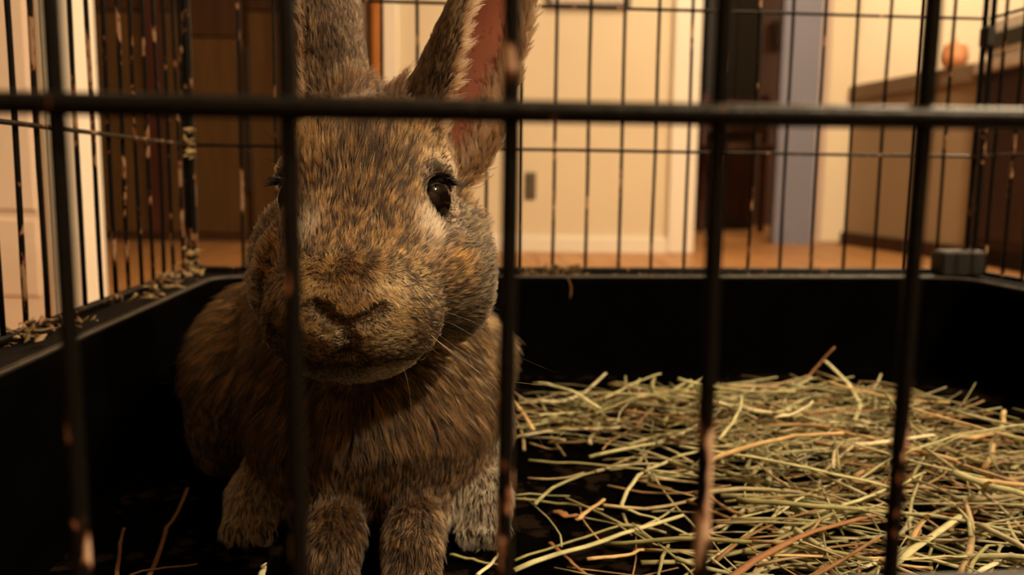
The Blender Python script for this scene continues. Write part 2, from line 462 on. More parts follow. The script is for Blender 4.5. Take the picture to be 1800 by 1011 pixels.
def wire_material(name, chip_lo, seed, dust=(0.40, 0.26, 0.17), fine=75, low_wear=0.0):
    mt, nt, b = nodes_of(name)
    tc = nt.nodes.new('ShaderNodeTexCoord')
    oi = nt.nodes.new('ShaderNodeObjectInfo')
    ad = nt.nodes.new('ShaderNodeVectorMath'); ad.operation = 'MULTIPLY_ADD'
    ad.inputs[1].default_value = (1, 1, 0.45)
    sc = nt.nodes.new('ShaderNodeVectorMath'); sc.operation = 'SCALE'
    sc.inputs['Scale'].default_value = 9.0 + seed
    cb = nt.nodes.new('ShaderNodeCombineXYZ')
    for k in range(3): nt.links.new(oi.outputs['Random'], cb.inputs[k])
    nt.links.new(cb.outputs[0], sc.inputs[0])
    nt.links.new(tc.outputs['Object'], ad.inputs[0])
    nt.links.new(sc.outputs[0], ad.inputs[2])
    n1 = nt.nodes.new('ShaderNodeTexNoise'); n1.inputs['Scale'].default_value = fine; n1.inputs['Detail'].default_value = 3
    n2 = nt.nodes.new('ShaderNodeTexNoise'); n2.inputs['Scale'].default_value = 420; n2.inputs['Detail'].default_value = 4
    for q in (n1, n2): nt.links.new(ad.outputs[0], q.inputs['Vector'])
    mx = nt.nodes.new('ShaderNodeMath'); mx.operation = 'MULTIPLY_ADD'
    nt.links.new(n2.outputs['Fac'], mx.inputs[0]); mx.inputs[1].default_value = 0.35
    nt.links.new(n1.outputs['Fac'], mx.inputs[2])
    if low_wear:                                # enamel is worn most along the lower wires, where the animal gnaws
        sx_ = nt.nodes.new('ShaderNodeSeparateXYZ'); nt.links.new(tc.outputs['Object'], sx_.inputs[0])
        mz = nt.nodes.new('ShaderNodeMapRange')
        mz.inputs['From Min'].default_value = CAM_H - 0.012; mz.inputs['From Max'].default_value = CAM_H - 0.035
        mz.inputs['To Min'].default_value = 0.0; mz.inputs['To Max'].default_value = low_wear
        nt.links.new(sx_.outputs['Z'], mz.inputs['Value'])
        sm = nt.nodes.new('ShaderNodeMath'); sm.operation = 'ADD'
        nt.links.new(mx.outputs[0], sm.inputs[0]); nt.links.new(mz.outputs[0], sm.inputs[1])
        mx = sm
    rp = nt.nodes.new('ShaderNodeValToRGB')
    e = rp.color_ramp.elements
    e[0].position = chip_lo; e[0].color = (0.0035, 0.003, 0.0026, 1)
    e[1].position = chip_lo + 0.06; e[1].color = dust + (1,)
    x = e.new(chip_lo + 0.02); x.color = (0.14, 0.048, 0.016, 1)
    nt.links.new(mx.outputs[0], rp.inputs['Fac'])
    nt.links.new(rp.outputs['Color'], b.inputs['Base Color'])
    b.inputs['Specular IOR Level'].default_value = 0.14
    rr = nt.nodes.new('ShaderNodeMapRange')
    rr.inputs['From Min'].default_value = chip_lo; rr.inputs['From Max'].default_value = chip_lo + 0.04
    rr.inputs['To Min'].default_value = 0.38; rr.inputs['To Max'].default_value = 0.9
    nt.links.new(mx.outputs[0], rr.inputs['Value'])
    nt.links.new(rr.outputs[0], b.inputs['Roughness'])
    bp = nt.nodes.new('ShaderNodeBump'); bp.inputs['Strength'].default_value = 0.5; bp.inputs['Distance'].default_value = 0.0006
    nt.links.new(n2.outputs['Fac'], bp.inputs['Height'])
    nt.links.new(bp.outputs['Normal'], b.inputs['Normal'])
    return mt
wire_front = wire_material('front_wire_enamel', 0.86, 1.0, (0.52, 0.36, 0.25), 120, 0.105)
wire_side = wire_material('side_wire_enamel', 0.745, 3.0, (0.24, 0.15, 0.09))
wire_back = wire_material('back_wire_enamel', 0.80, 5.0)
clip_mat = paint('black_clip_plastic', (0.008, 0.008, 0.008), 0.5, 0.1)

crate = tag(empty('wire_crate', ((XL + XR) / 2, (YF + YB) / 2, BOT_Z - 0.002)), 'black wire pet crate with worn enamel around the brown rabbit', 'crate')
def wavy(a, b, n, amp):
    a, b = np.asarray(a, float), np.asarray(b, float)
    t = np.linspace(0, 1, n)[:, None]
    p = a + (b - a) * t
    ph = NR.uniform(0, 6.28, (3, 3)); fr = NR.uniform(3, 9, (3, 3))
    for k in range(3):
        for q in range(3):
            p[:, k] += amp / (q + 1) * np.sin(ph[k, q] + fr[k, q] * (q + 1) * t[:, 0])
    return p
def wire(panel, a, b, r, mat, n=10, amp=0.0002, sides=8, name='wire'):
    Vv, Ff = tube(wavy(a, b, n, amp), r * (1 + NR.normal(0, 0.03, n)), sides)
    return mesh_obj(name, Vv, Ff, mat, panel)
def frame_loop(name, pts, r, mat, seg=8):
    """A closed wire frame with rounded corners through four points."""
    pts = [np.asarray(p, float) for p in pts]
    path = []
    for i in range(4):
        p0, p1, p2 = pts[i - 1], pts[i], pts[(i + 1) % 4]
        d0 = (p0 - p1) / np.linalg.norm(p0 - p1); d2 = (p2 - p1) / np.linalg.norm(p2 - p1)
        rr = 0.008
        for k in range(5):
            t = k / 4
            path.append(p1 + d0 * rr * (1 - t) ** 2 + d2 * rr * t ** 2)
        nx = pts[(i + 1) % 4]
        for t in (0.2, 0.4, 0.6, 0.8): path.append(p1 + (nx - p1) * t)
    path = np.array(path)
    n = len(path)
    T = np.roll(path, -1, 0) - np.roll(path, 1, 0); T /= np.linalg.norm(T, axis=1)[:, None]
    nn = np.cross(pts[1] - pts[0], pts[2] - pts[1]); nn /= np.linalg.norm(nn)
    A_ = np.cross(T, nn)
    ang = np.arange(seg) * 2 * math.pi / seg
    Vv = (path[:, None] + r * (np.cos(ang)[None, :, None] * A_[:, None] + np.sin(ang)[None, :, None] * nn)).reshape(-1, 3)
    Ff = [(i * seg + j, i * seg + (j + 1) % seg, ((i + 1) % n) * seg + (j + 1) % seg, ((i + 1) % n) * seg + j) for i in range(n) for j in range(seg)]
    return mesh_obj(name, Vv, Ff, mat, crate)
g = 0.004
H1, H2 = CAM_H + 0.0207, CAM_H + 0.1293
HF = CAM_H + 0.0091
RW = 0.00130
# front panel: five wires stand before the lens, more to either side
fp = frame_loop('front_panel', [(XL + g, YF, BOT_Z), (XR - g, YF, BOT_Z), (XR - g, YF, TOP_Z), (XL + g, YF, TOP_Z)], 0.0022, wire_front)
k = -4
while True:
    x = -0.05225 + k * 0.031
    if x > XR - 0.012: break
    if x > XL + 0.012:
        wire(fp, (x, YF, BOT_Z), (x, YF, TOP_Z), RW, wire_front, 36, 0.00025)
    k += 1
for z in (HF, HF + 0.14, HF + 0.28):
    wire(fp, (XL + g, YF - 0.0028, z), (XR - g, YF - 0.0028, z + 0.0003), 0.00162, wire_front, 30, 0.0002, name='cross_wire')
# back panel
bp_ = frame_loop('back_panel', [(XL + g, YB, BOT_Z), (XR - g, YB, BOT_Z), (XR - g, YB, TOP_Z), (XL + g, YB, TOP_Z)], 0.0022, wire_back)
k = -7
while True:
    x = -0.01774 + k * 0.02669
    if x > XR - 0.010: break
    if x > XL + 0.016:
        wire(bp_, (x, YB, BOT_Z), (x, YB, TOP_Z), 0.00135, wire_side if x < -0.1 else wire_back, 16, 0.0003)
    k += 1
for z in (H1, H2, H2 + 0.109, H2 + 0.218):
    wire(bp_, (XL + g, YB - 0.0024, z), (XR - g, YB - 0.0024, z), 0.00125, wire_back, 16, 0.0002, name='cross_wire')
# left and right panels
for xs, mat_s, nm in ((XL, wire_side, 'left_panel'), (XR, wire_back, 'right_panel')):
    sp = frame_loop(nm, [(xs, YF + g, BOT_Z), (xs, YB - g, BOT_Z), (xs, YB - g, TOP_Z), (xs, YF + g, TOP_Z)], 0.0022, mat_s)
    k = -12
    while True:
        y = 0.40595 + k * 0.02209
        if y > YB - 0.012: break
        if y > YF + 0.012:
            wire(sp, (xs, y, BOT_Z), (xs, y, TOP_Z), 0.00135, mat_s, 20, 0.0003)
        k += 1
    s = 1 if xs < 0 else -1
    for z in (H1, H2, H2 + 0.109, H2 + 0.218):
        wire(sp, (xs + s * 0.0024, YF + g, z), (xs + s * 0.0024, YB - g, z), 0.00125, mat_s, 20, 0.0002, name='cross_wire')
Vv, Ff = tube(wavy((XL + 0.0035, YB - 0.0035, BOT_Z), (XL + 0.0035, YB - 0.0035, TOP_Z), 24, 0.0003), 0.0034, 10)
mesh_obj('corner_rod', Vv, Ff, wire_side, crate)
# hinge clips at the corners and the latch block at the back right
for (x, y, z) in ((XR - 0.003, YB - 0.003, CAM_H + 0.115), (XL + 0.003, YB - 0.003, CAM_H + 0.138), (XR - 0.003, YB - 0.003, CAM_H + 0.33), (XL + 0.003, YB - 0.003, CAM_H + 0.33)):
    Vv, Ff = frame_box(x, y, z, 0.0095, 0.0095, 0.017, 0.0018)
    mesh_obj('corner_clip', Vv, Ff, clip_mat, crate, smooth=False)
bl = P(1722, 489, 0.665)
Vv, Ff = frame_box(bl[0], YB - 0.012, RIM_Z + 0.0109, 0.038, 0.018, 0.021, 0.002)
mesh_obj('latch_block', Vv, Ff, clip_mat, crate, smooth=False)

# tray: one moulded shell made of nested rounded rectangles
def tray_mat():
    mt, nt, b = nodes_of('black_tray_plastic')
    tc = nt.nodes.new('ShaderNodeTexCoord')
    n1 = nt.nodes.new('ShaderNodeTexNoise'); n1.inputs['Scale'].default_value = 130; n1.inputs['Detail'].default_value = 6
    n2 = nt.nodes.new('ShaderNodeTexNoise'); n2.inputs['Scale'].default_value = 22; n2.inputs['Detail'].default_value = 3
    for q in (n1, n2): nt.links.new(tc.outputs['Object'], q.inputs['Vector'])
    mu = nt.nodes.new('ShaderNodeMath'); mu.operation = 'MULTIPLY_ADD'; mu.inputs[1].default_value = 0.7
    nt.links.new(n1.outputs['Fac'], mu.inputs[0]); nt.links.new(n2.outputs['Fac'], mu.inputs[2])
    rp = nt.nodes.new('ShaderNodeValToRGB')
    e = rp.color_ramp.elements
    e[0].position = 0.93; e[0].color = (0.0012, 0.0010, 0.0009, 1)
    e[1].position = 1.10; e[1].color = (0.010, 0.0065, 0.004, 1)
    nt.links.new(mu.outputs[0], rp.inputs['Fac'])
    nt.links.new(rp.outputs['Color'], b.inputs['Base Color'])
    b.inputs['Roughness'].default_value = 0.55
    b.inputs['Specular IOR Level'].default_value = 0.0
    bp = nt.nodes.new('ShaderNodeBump'); bp.inputs['Strength'].default_value = 0.35; bp.inputs['Distance'].default_value = 0.0015
    nt.links.new(n1.outputs['Fac'], bp.inputs['Height']); nt.links.new(bp.outputs['Normal'], b.inputs['Normal'])
    return mt
tm = tray_mat()
pan_m = paint('black_pan_plastic', (0.0013, 0.0011, 0.0009), 0.7, 0.2, 40, spec=0.0)
def ring(x0, x1, y0, y1, z, rad, n=6):
    pts = []
    for (cx, cy, a0) in ((x1 - rad, y1 - rad, 0), (x0 + rad, y1 - rad, 90), (x0 + rad, y0 + rad, 180), (x1 - rad, y0 + rad, 270)):
        for k in range(n + 1):
            a = math.radians(a0 + 90 * k / n)
            pts.append((cx + rad * math.cos(a), cy + rad * math.sin(a), z))
    return pts
def shell(prof, rad0):
    V, F, N = [], [], None
    for (ins, z) in prof:
        rg = ring(XL + ins, XR - ins, YF + ins, YB - ins, z, max(0.004, rad0 + 0.0 - ins * 0.3))
        N = len(rg); V += rg
    for i in range(len(prof) - 1):
        for j in range(N):
            k = (j + 1) % N
            F.append((i * N + j, i * N + k, (i + 1) * N + k, (i + 1) * N + j))
    return V, F, N
tray = tag(empty('plastic_tray', ((XL + XR) / 2, (YF + YB) / 2, TRAY_Z - 0.004)), 'deep black plastic tray with a wide ledge at the bottom of the crate', 'tray')
# pan: outside up to the ledge, inside down to the floor
prof = [(0.036, TRAY_Z - 0.004), (0.024, RIM_Z - 0.006), (0.0215, RIM_Z - 0.0035), (0.0225, RIM_Z - 0.0005), (0.025, RIM_Z + 0.0004), (0.0270, RIM_Z - 0.001), (0.0285, RIM_Z - 0.006), (0.0385, TRAY_Z + 0.005), (0.0400, TRAY_Z + 0.0015), (0.044, TRAY_Z)]
V, F, N = shell(prof, 0.035)
F.append(tuple((len(prof) - 1) * N + j for j in range(N)))
F.append(tuple(reversed(range(N))))
mesh_obj('pan', V, F, pan_m, tray)
rg = ring(XL + 0.0445, XR - 0.0445, YF + 0.0445, YB - 0.0445, TRAY_Z + 0.0002, 0.02)
mesh_obj('pan_floor', rg, [tuple(range(len(rg)))], tm, tray, smooth=False)
prof = [(0.0222, RIM_Z - 0.0045), (-0.006, RIM_Z - 0.0045), (-0.0075, RIM_Z - 0.002), (-0.0072, RIM_Z + 0.0008), (-0.005, RIM_Z + 0.0012), (-0.003, RIM_Z - 0.001), (0.0222, RIM_Z - 0.0012)]
V, F, N = shell(prof, 0.02)
ledge_m = paint('tray_ledge_plastic', (0.004, 0.0032, 0.0025), 0.6, 0.5, 120, 0.3, 300, spec=0.08)
mesh_obj('ledge', V, F, ledge_m, tray)
lip_glint_m = paint('tray_lip_highlight', (0.020, 0.015, 0.011), 0.45, 0.3, 90, 0.2, 300, spec=0.35)  # edge highlight put into a paler, glossier ring than the pan
prof = [(0.0232, RIM_Z + 0.0002), (0.0238, RIM_Z + 0.0014), (0.0250, RIM_Z + 0.0018), (0.0264, RIM_Z + 0.0010), (0.0272, RIM_Z - 0.0012), (0.0250, RIM_Z - 0.0002)]
V, F, N = shell(prof, 0.035)
mesh_obj('lip', V, F, lip_glint_m, tray)

# wooden stand
st = tag(empty('low_stand', ((XL + XR) / 2, (YF + YB) / 2, 0)), 'low wooden stand under the crate tray', 'stand')
for k in range(6):
    y0 = YF + k * (YB - YF) / 6
    y1 = YF + (k + 1) * (YB - YF) / 6 - 0.004
    Vv, Ff = frame_box((XL + XR) / 2, (y0 + y1) / 2, TRAY_Z - 0.004 - 0.0095, XR - XL, y1 - y0, 0.018, 0.002)
    mesh_obj('top_plank', Vv, Ff, stand_wood, st, smooth=False)
lz = TRAY_Z - 0.004 - 0.0185
for x in (XL + 0.03, XR - 0.03):
    for y in (YF + 0.03, YB - 0.03):
        Vv, Ff = frame_box(x, y, lz / 2, 0.04, 0.04, lz, 0.003)
        mesh_obj('leg', Vv, Ff, stand_wood, st, smooth=False)

# ------------------------------------------------------------------ the rabbit
# One continuous skin drawn as the level surface of blended ellipsoids and capsules (metres, world axes).
VOX = 0.0011
LO = np.array([-0.150, 0.225, TRAY_Z - 0.004])
HI = np.array([0.105, 0.640, CAM_H + 0.190])
NG = np.ceil((HI - LO) / VOX).astype(int) + 1
GX = (LO[0] + VOX * np.arange(NG[0])).astype(np.float32)
GY = (LO[1] + VOX * np.arange(NG[1])).astype(np.float32)
GZ = (LO[2] + VOX * np.arange(NG[2])).astype(np.float32)
FIELD = np.full(tuple(NG), 0.05, np.float32)
def window(lo, hi):
    i0 = np.clip(np.floor((lo - LO) / VOX).astype(int), 0, NG); i1 = np.clip(np.ceil((hi - LO) / VOX).astype(int) + 1, 0, NG)
    sl = tuple(slice(a, b) for a, b in zip(i0, i1))
    return sl, GX[sl[0]][:, None, None], GY[sl[1]][None, :, None], GZ[sl[2]][None, None, :]
def smin(a, b, k):
    h = np.maximum(k - np.abs(a - b), 0) / k
    return np.minimum(a, b) - h * h * k * 0.25
def smax(a, b, k):
    return -smin(-a, -b, k)
def rot_axes(yaw=0.0, pitch=0.0, roll=0.0):
    M = Matrix.Rotation(math.radians(yaw), 3, 'Z') @ Matrix.Rotation(math.radians(pitch), 3, 'X') @ Matrix.Rotation(math.radians(roll), 3, 'Y')
    return np.array(M)
def ell(c, rad, k, rot=None, cut=False):
    """Blend in an ellipsoid (radii in mm: right, deep, high)."""
    r = np.array(rad) / 1000.0
    mr = r.max() + k + 0.006
    sl, x, y, z = window(np.asarray(c) - mr, np.asarray(c) + mr)
    x, y, z = x - np.float32(c[0]), y - np.float32(c[1]), z - np.float32(c[2])
    if rot is not None:
        M = rot.T.astype(np.float32)
        x, y, z = (M[0, 0] * x + M[0, 1] * y + M[0, 2] * z, M[1, 0] * x + M[1, 1] * y + M[1, 2] * z, M[2, 0] * x + M[2, 1] * y + M[2, 2] * z)
    k0 = np.sqrt((x / r[0]) ** 2 + (y / r[1]) ** 2 + (z / r[2]) ** 2)
    k1 = np.sqrt((x / r[0] ** 2) ** 2 + (y / r[1] ** 2) ** 2 + (z / r[2] ** 2) ** 2) + 1e-9
    d = k0 * (k0 - 1) / k1
    FIELD[sl] = smax(FIELD[sl], -d, k) if cut else smin(FIELD[sl], d, k)
def cap(a, b, ra, rb, k, cut=False):
    """Blend in a capsule from a to b with end radii in mm."""
    a, b = np.asarray(a, float), np.asarray(b, float)
    ra, rb = ra / 1000.0, rb / 1000.0
    mr = max(ra, rb) + k + 0.006
    sl, x, y, z = window(np.minimum(a, b) - mr, np.maximum(a, b) + mr)
    ab = b - a
    t = np.clip(((x - a[0]) * ab[0] + (y - a[1]) * ab[1] + (z - a[2]) * ab[2]) / (ab @ ab), 0, 1)
    d = np.sqrt((x - a[0] - t * ab[0]) ** 2 + (y - a[1] - t * ab[1]) ** 2 + (z - a[2] - t * ab[2]) ** 2) - (ra + (rb - ra) * t)
    FIELD[sl] = smax(FIELD[sl], -d.astype(np.float32), k) if cut else smin(FIELD[sl], d.astype(np.float32), k)

class Ear:
    def __init__(s, base, tip, n, prof, thick):
        s.B, T = np.asarray(base), np.asarray(tip)
        s.L = np.linalg.norm(T - s.B); s.a = (T - s.B) / s.L
        n = np.asarray(n, float); n = n - s.a * (n @ s.a); s.n = n / np.linalg.norm(n)
        s.b = np.cross(s.a, s.n)
        s.prof = np.array(prof, float); s.th = thick
    def frame(s, x, y, z):
        x, y, z = x - s.B[0], y - s.B[1], z - s.B[2]
        t = (x * s.a[0] + y * s.a[1] + z * s.a[2]) / s.L
        w = x * s.b[0] + y * s.b[1] + z * s.b[2]
        q = x * s.n[0] + y * s.n[1] + z * s.n[2]
        q = q + 0.010 * (t - 0.25) ** 2          # the blade leans back a little toward its tip
        h = np.interp(t, s.prof[:, 0], s.prof[:, 1]) / 1000.0
        dp = np.interp(t, s.prof[:, 0], s.prof[:, 2]) / 1000.0
        return t, w, q, h, dp
    def sd(s, x, y, z):
        t, w, q, h, dp = s.frame(x, y, z)
        wn = np.clip(w / h, -1.15, 1.15)
        ns = dp * wn * wn
        sl = 2 * dp * wn / h
        d1 = np.abs(q - ns) / np.sqrt(1 + sl * sl) - s.th * (1.15 - 0.45 * np.minimum(1, np.abs(wn)))
        d2 = (np.abs(w) - h) / np.sqrt(1 + sl * sl) * np.sqrt(1 + sl * sl) * 0.8
        d3 = np.maximum(-t, t - 1.0) * s.L
        return np.maximum(np.maximum(d1, d2), d3)
    def add(s, k):
        c = s.B + s.a * s.L / 2
        m_ = s.L / 2 + 0.045
        sl, x, y, z = window(c - m_, c + m_)
        d = s.sd(x, y, z).astype(np.float32)
        FIELD[sl] = smin(FIELD[sl], d, k)

mmx = 0.001
# trunk, thighs and hind feet
ell(P(595, 655, 0.500), (72, 92, 70), 0.020)
ell(P(640, 560, 0.430), (52, 62, 50), 0.025)
ell(P(658, 700, 0.392), (55, 50, 47), 0.020)
ell(P(655, 775, 0.374), (49, 40, 33), 0.020)
ell(P(430, 700, 0.462), (27, 52, 50), 0.016)
ell(P(795, 720, 0.470), (27, 52, 48), 0.016)
for px in (452, 846):
    s = 1 if px > 600 else -1
    toe = P(px, 918, 0.364)
    toe[2] = TRAY_Z + 0.0105
    ell(toe, (10.0, 17, 10.2), 0.008)
    heel = toe + np.array([0.004 * s, 0.095, 0.004])
    cap(toe + np.array([0, 0.004, 0.001]), heel, 10.0, 13.0, 0.010)
    cap(heel, heel + np.array([-0.006 * s, 0.03, 0.035]), 13, 22, 0.015)
    for q in (-5.6, 0.0, 5.6):           # toes
        cap(toe + np.array([q * mmx, -0.008, -0.002]), toe + np.array([q * mmx * 1.05, -0.0185, -0.005]), 4.3, 3.9, 0.0025)
# front legs and paws
for (xa, xb, s) in ((578, 592, -1), (742, 728, 1)):
    sh = P(xa, 800, 0.378)
    el = P(xa, 885, 0.368)
    pw_ = P(xb, 1000, 0.334); pw_[2] = TRAY_Z + 0.012
    cap(sh, el, 20, 13.5, 0.014)
    cap(el, pw_, 12.0, 10.0, 0.010)
    toe = pw_ + np.array([0, -0.010, -0.002])
    ell(toe, (10.5, 14, 9.5), 0.006)
    for q in (-6.0, -2.0, 2.0, 6.0):
        cap(toe + np.array([q * mmx, -0.006, -0.001]), toe + np.array([q * mmx * 1.1, -0.015, -0.0045]), 3.9, 3.3, 0.0022)
# tail
ell(P(600, 760, 0.588), (16, 16, 18), 0.012)
# neck
cap(P(652, 420, 0.352), P(652, 640, 0.392), 33, 44, 0.020)
# head
HEADC = P(646, 420, 0.318)
ell(P(650, 335, 0.319), (30.5, 37, 28), 0.010)
ell(P(650, 275, 0.318), (24, 30, 17), 0.010)
cap(P(640, 390, 0.302), P(618, 535, 0.276), 24.5, 17.5, 0.012)
ell(P(652, 500, 0.335), (37, 30, 28), 0.012)
ell(P(786, 487, 0.325), (17, 26, 23), 0.012)
ell(P(528, 487, 0.325), (17, 26, 23), 0.012)
ell(P(728, 478, 0.3000), (17, 16, 18), 0.012)
ell(P(548, 478, 0.3000), (17, 16, 18), 0.012)
ell(P(686, 566, 0.2790), (15.0, 17, 13.0), 0.014)
ell(P(548, 566, 0.2790), (15.0, 17, 13.0), 0.014)
ell(P(797, 445, 0.3300), (9, 16, 16), 0.010)
ell(P(512, 445, 0.3300), (9, 16, 16), 0.010)
cap(P(634, 450, 0.2920), P(616, 530, 0.2725), 21.0, 17.0, 0.014)
ell(P(613, 548, 0.2690), (15.0, 14, 11.0), 0.007)
# nose wings above the nostrils
ell(P(648, 530, 0.2635), (7.5, 7, 5.0), 0.005)
ell(P(577, 530, 0.2635), (7.5, 7, 5.0), 0.005)
ell(P(616, 622, 0.281), (17, 14, 7.0), 0.008)
# brows
EYES = {'R': P(750, 349, 0.3035), 'L': P(533, 349, 0.3035)}
ell(P(748, 306, 0.308), (10, 13, 6), 0.007)
ell(P(538, 306, 0.308), (10, 13, 6), 0.007)
# ears
earR = Ear(P(655, 300, 0.3325), P(966, -240, 0.352), (0.90, -0.44, 0.0),
           [(-.05, 9, 24), (0, 11, 26), (.13, 20, 29), (.255, 24, 27), (.40, 26, 20), (.57, 26, 14.5), (.72, 22, 10), (.85, 15, 6), (.94, 9, 3), (1.0, 3.0, 1), (1.05, 2, 1)], 0.0017)
earL = Ear(P(664, 300, 0.3325), P(560, -240, 0.352), (-0.94, 0.34, 0.0),
           [(-.05, 9, 20), (0, 11, 18), (.13, 18, 15), (.255, 21, 12.5), (.40, 23, 9), (.57, 23, 6), (.72, 20, 5), (.85, 14, 4), (.94, 9, 3), (1.0, 3.0, 1), (1.05, 2, 1)], 0.0017)
earR.add(0.006)
earL.add(0.006)
cap(P(640, 250, 0.330), P(607, 200, 0.336), 14, 10, 0.012)      # ear root, rabbit's right
cap(P(706, 270, 0.330), P(712, 215, 0.336), 15, 10, 0.012)
# eye sockets, nostrils, lip groove and mouth
EYE_R = 0.0087
EYE_DIR = {'R': np.array([0.70, -0.71, 0.05]), 'L': np.array([-0.70, -0.71, 0.05])}
for sd_ in 'RL':
    e, d = EYES[sd_], EYE_DIR[sd_] / np.linalg.norm(EYE_DIR[sd_])
    yaw = math.degrees(math.atan2(d[0], -d[1]))
    ell(e + d * 0.0075 + np.array([0, 0, -0.0010]), (8.6, 9.5, 9.8), 0.0025, rot_axes(yaw), cut=True)
    # lid rims
    for s, zz in ((1, 0.0088), (-1, -0.0108)):
        ell(e + d * 0.0040 + np.array([0, 0, zz]), (6.5, 3.2, 1.5), 0.002, rot_axes(yaw))
def skin_at(px, py, near=0.235, far=0.34):
    """Depth at which a pixel's ray first meets the skin."""
    for dpt in np.arange(near, far, 0.0004):
        g_ = np.round((P(px, py, dpt) - LO) / VOX).astype(int)
        if (g_ >= 0).all() and (g_ < NG).all() and FIELD[tuple(g_)] < 0: return float(dpt)
    return 0.27
def groove(pix, ra, rb_, k, sink=0.0):
    pp = [P(x, y, skin_at(x, y) + sink) for x, y in pix]
    return [(pp[i_], pp[i_ + 1], ra, rb_, k) for i_ in range(len(pp) - 1)]
cuts = []
cuts += groove([(618, 574), (642, 562), (666, 540)], 1.2, 1.5, 0.002, 0.0004)
cuts += groove([(606, 574), (582, 562), (559, 540)], 1.2, 1.5, 0.002, 0.0004)
cuts += groove([(612, 574), (611, 595), (611, 616)], 0.9, 1.1, 0.003, 0.0)
cuts += groove([(609, 622), (600, 626), (591, 629)], 0.8, 0.5, 0.003, 0.0)
cuts += groove([(613, 622), (622, 626), (632, 629)], 0.8, 0.5, 0.003, 0.0)
SLITS = [(c_[0], c_[1]) for c_ in cuts]
for c_ in cuts: cap(*c_, cut=True)
# feet stop at the tray floor
sl = slice(None)
FIELD[:] = np.maximum(FIELD, (TRAY_Z + 0.0004 - GZ)[None, None, :])

def surface_nets(Fd):
    ins = Fd < 0
    nx, ny, nz = Fd.shape
    cnt = np.zeros((nx - 1, ny - 1, nz - 1), np.int8)
    for a in (0, 1):
        for b in (0, 1):
            for c in (0, 1):
                cnt += ins[a:nx - 1 + a, b:ny - 1 + b, c:nz - 1 + c]
    act = (cnt > 0) & (cnt < 8)
    I, J, K = np.nonzero(act)
    idx = np.full(act.shape, -1, np.int64); idx[I, J, K] = np.arange(len(I))
    acc = np.zeros((len(I), 3)); num = np.zeros(len(I))
    cor = [(a, b, c) for a in (0, 1) for b in (0, 1) for c in (0, 1)]
    for p in cor:
        for ax in range(3):
            if p[ax] == 1: continue
            q = list(p); q[ax] = 1
            va = Fd[I + p[0], J + p[1], K + p[2]]; vb = Fd[I + q[0], J + q[1], K + q[2]]
            m_ = (va < 0) != (vb < 0)
            t = np.where(m_, va / np.where(m_, va - vb, 1), 0)
            for d in range(3):
                acc[:, d] += np.where(m_, p[d] + (t if d == ax else 0), 0)
            num += m_
    V = np.stack([I, J, K], 1) + acc / num[:, None]
    quads = []
    for ax in range(3):
        s0 = [slice(None)] * 3; s1 = [slice(None)] * 3
        s0[ax] = slice(0, -1); s1[ax] = slice(1, None)
        ch = ins[tuple(s0)] != ins[tuple(s1)]
        i, j, k = np.nonzero(ch)
        g_ = np.stack([i, j, k], 1)
        o1, o2 = [(1, 2), (2, 0), (0, 1)][ax]
        ok = (g_[:, o1] > 0) & (g_[:, o2] > 0) & (g_[:, o1] < Fd.shape[o1] - 1) & (g_[:, o2] < Fd.shape[o2] - 1)
        g_ = g_[ok]
        flip = ~ins[g_[:, 0], g_[:, 1], g_[:, 2]]
        def at(d1, d2):
            h = g_.copy(); h[:, o1] -= d1; h[:, o2] -= d2
            return idx[h[:, 0], h[:, 1], h[:, 2]]
        q = np.stack([at(1, 1), at(0, 1), at(0, 0), at(1, 0)], 1)
        q[flip] = q[flip][:, ::-1]
        quads.append(q)
    return V * VOX + LO, np.concatenate(quads)
SV, SQ = surface_nets(FIELD)
# keep the largest connected piece only
def relax(V, Q, it, lam):
    e = np.concatenate([Q[:, [0, 1]], Q[:, [1, 2]], Q[:, [2, 3]], Q[:, [3, 0]]])
    n = len(V)
    for _ in range(it):
        s = np.zeros_like(V); c = np.zeros(n)
        for d in range(3):
            s[:, d] = np.bincount(e[:, 0], V[e[:, 1], d], n) + np.bincount(e[:, 1], V[e[:, 0], d], n)
        c = np.bincount(e[:, 0], minlength=n) + np.bincount(e[:, 1], minlength=n)
        V = V + lam * (s / c[:, None] - V)
    return V
SV = relax(SV, SQ, 2, 0.5)
def vnormals(V, Q):
    nf = np.cross(V[Q[:, 2]] - V[Q[:, 0]], V[Q[:, 3]] - V[Q[:, 1]])
    N_ = np.zeros_like(V)
    for c in range(4):
        for d in range(3):
            N_[:, d] += np.bincount(Q[:, c], nf[:, d], len(V))
    return N_ / (np.linalg.norm(N_, axis=1)[:, None] + 1e-15), nf
SN, SF = vnormals(SV, SQ)

def ear_mask(E, p):
    """(on the ear, inside the cup, t, rimness) for points."""
    t, w, q, h, dp = E.frame(p[:, 0], p[:, 1], p[:, 2])
    wn = w / h
    sdv = E.sd(p[:, 0], p[:, 1], p[:, 2])
    on = (sdv < 0.0016) & (t > 0.10) & (t < 1.02)
    return on, q - dp * wn * wn, t, np.abs(wn)
def gauss(p, c, s):
    return np.exp(-((p - np.asarray(c)) ** 2).sum(1) / (2 * s * s))

rb = tag(empty('rabbit', (P(640, 900, 0.40)[0], 0.42, TRAY_Z)), 'brown agouti rabbit sitting upright behind the crate wires', 'rabbit')
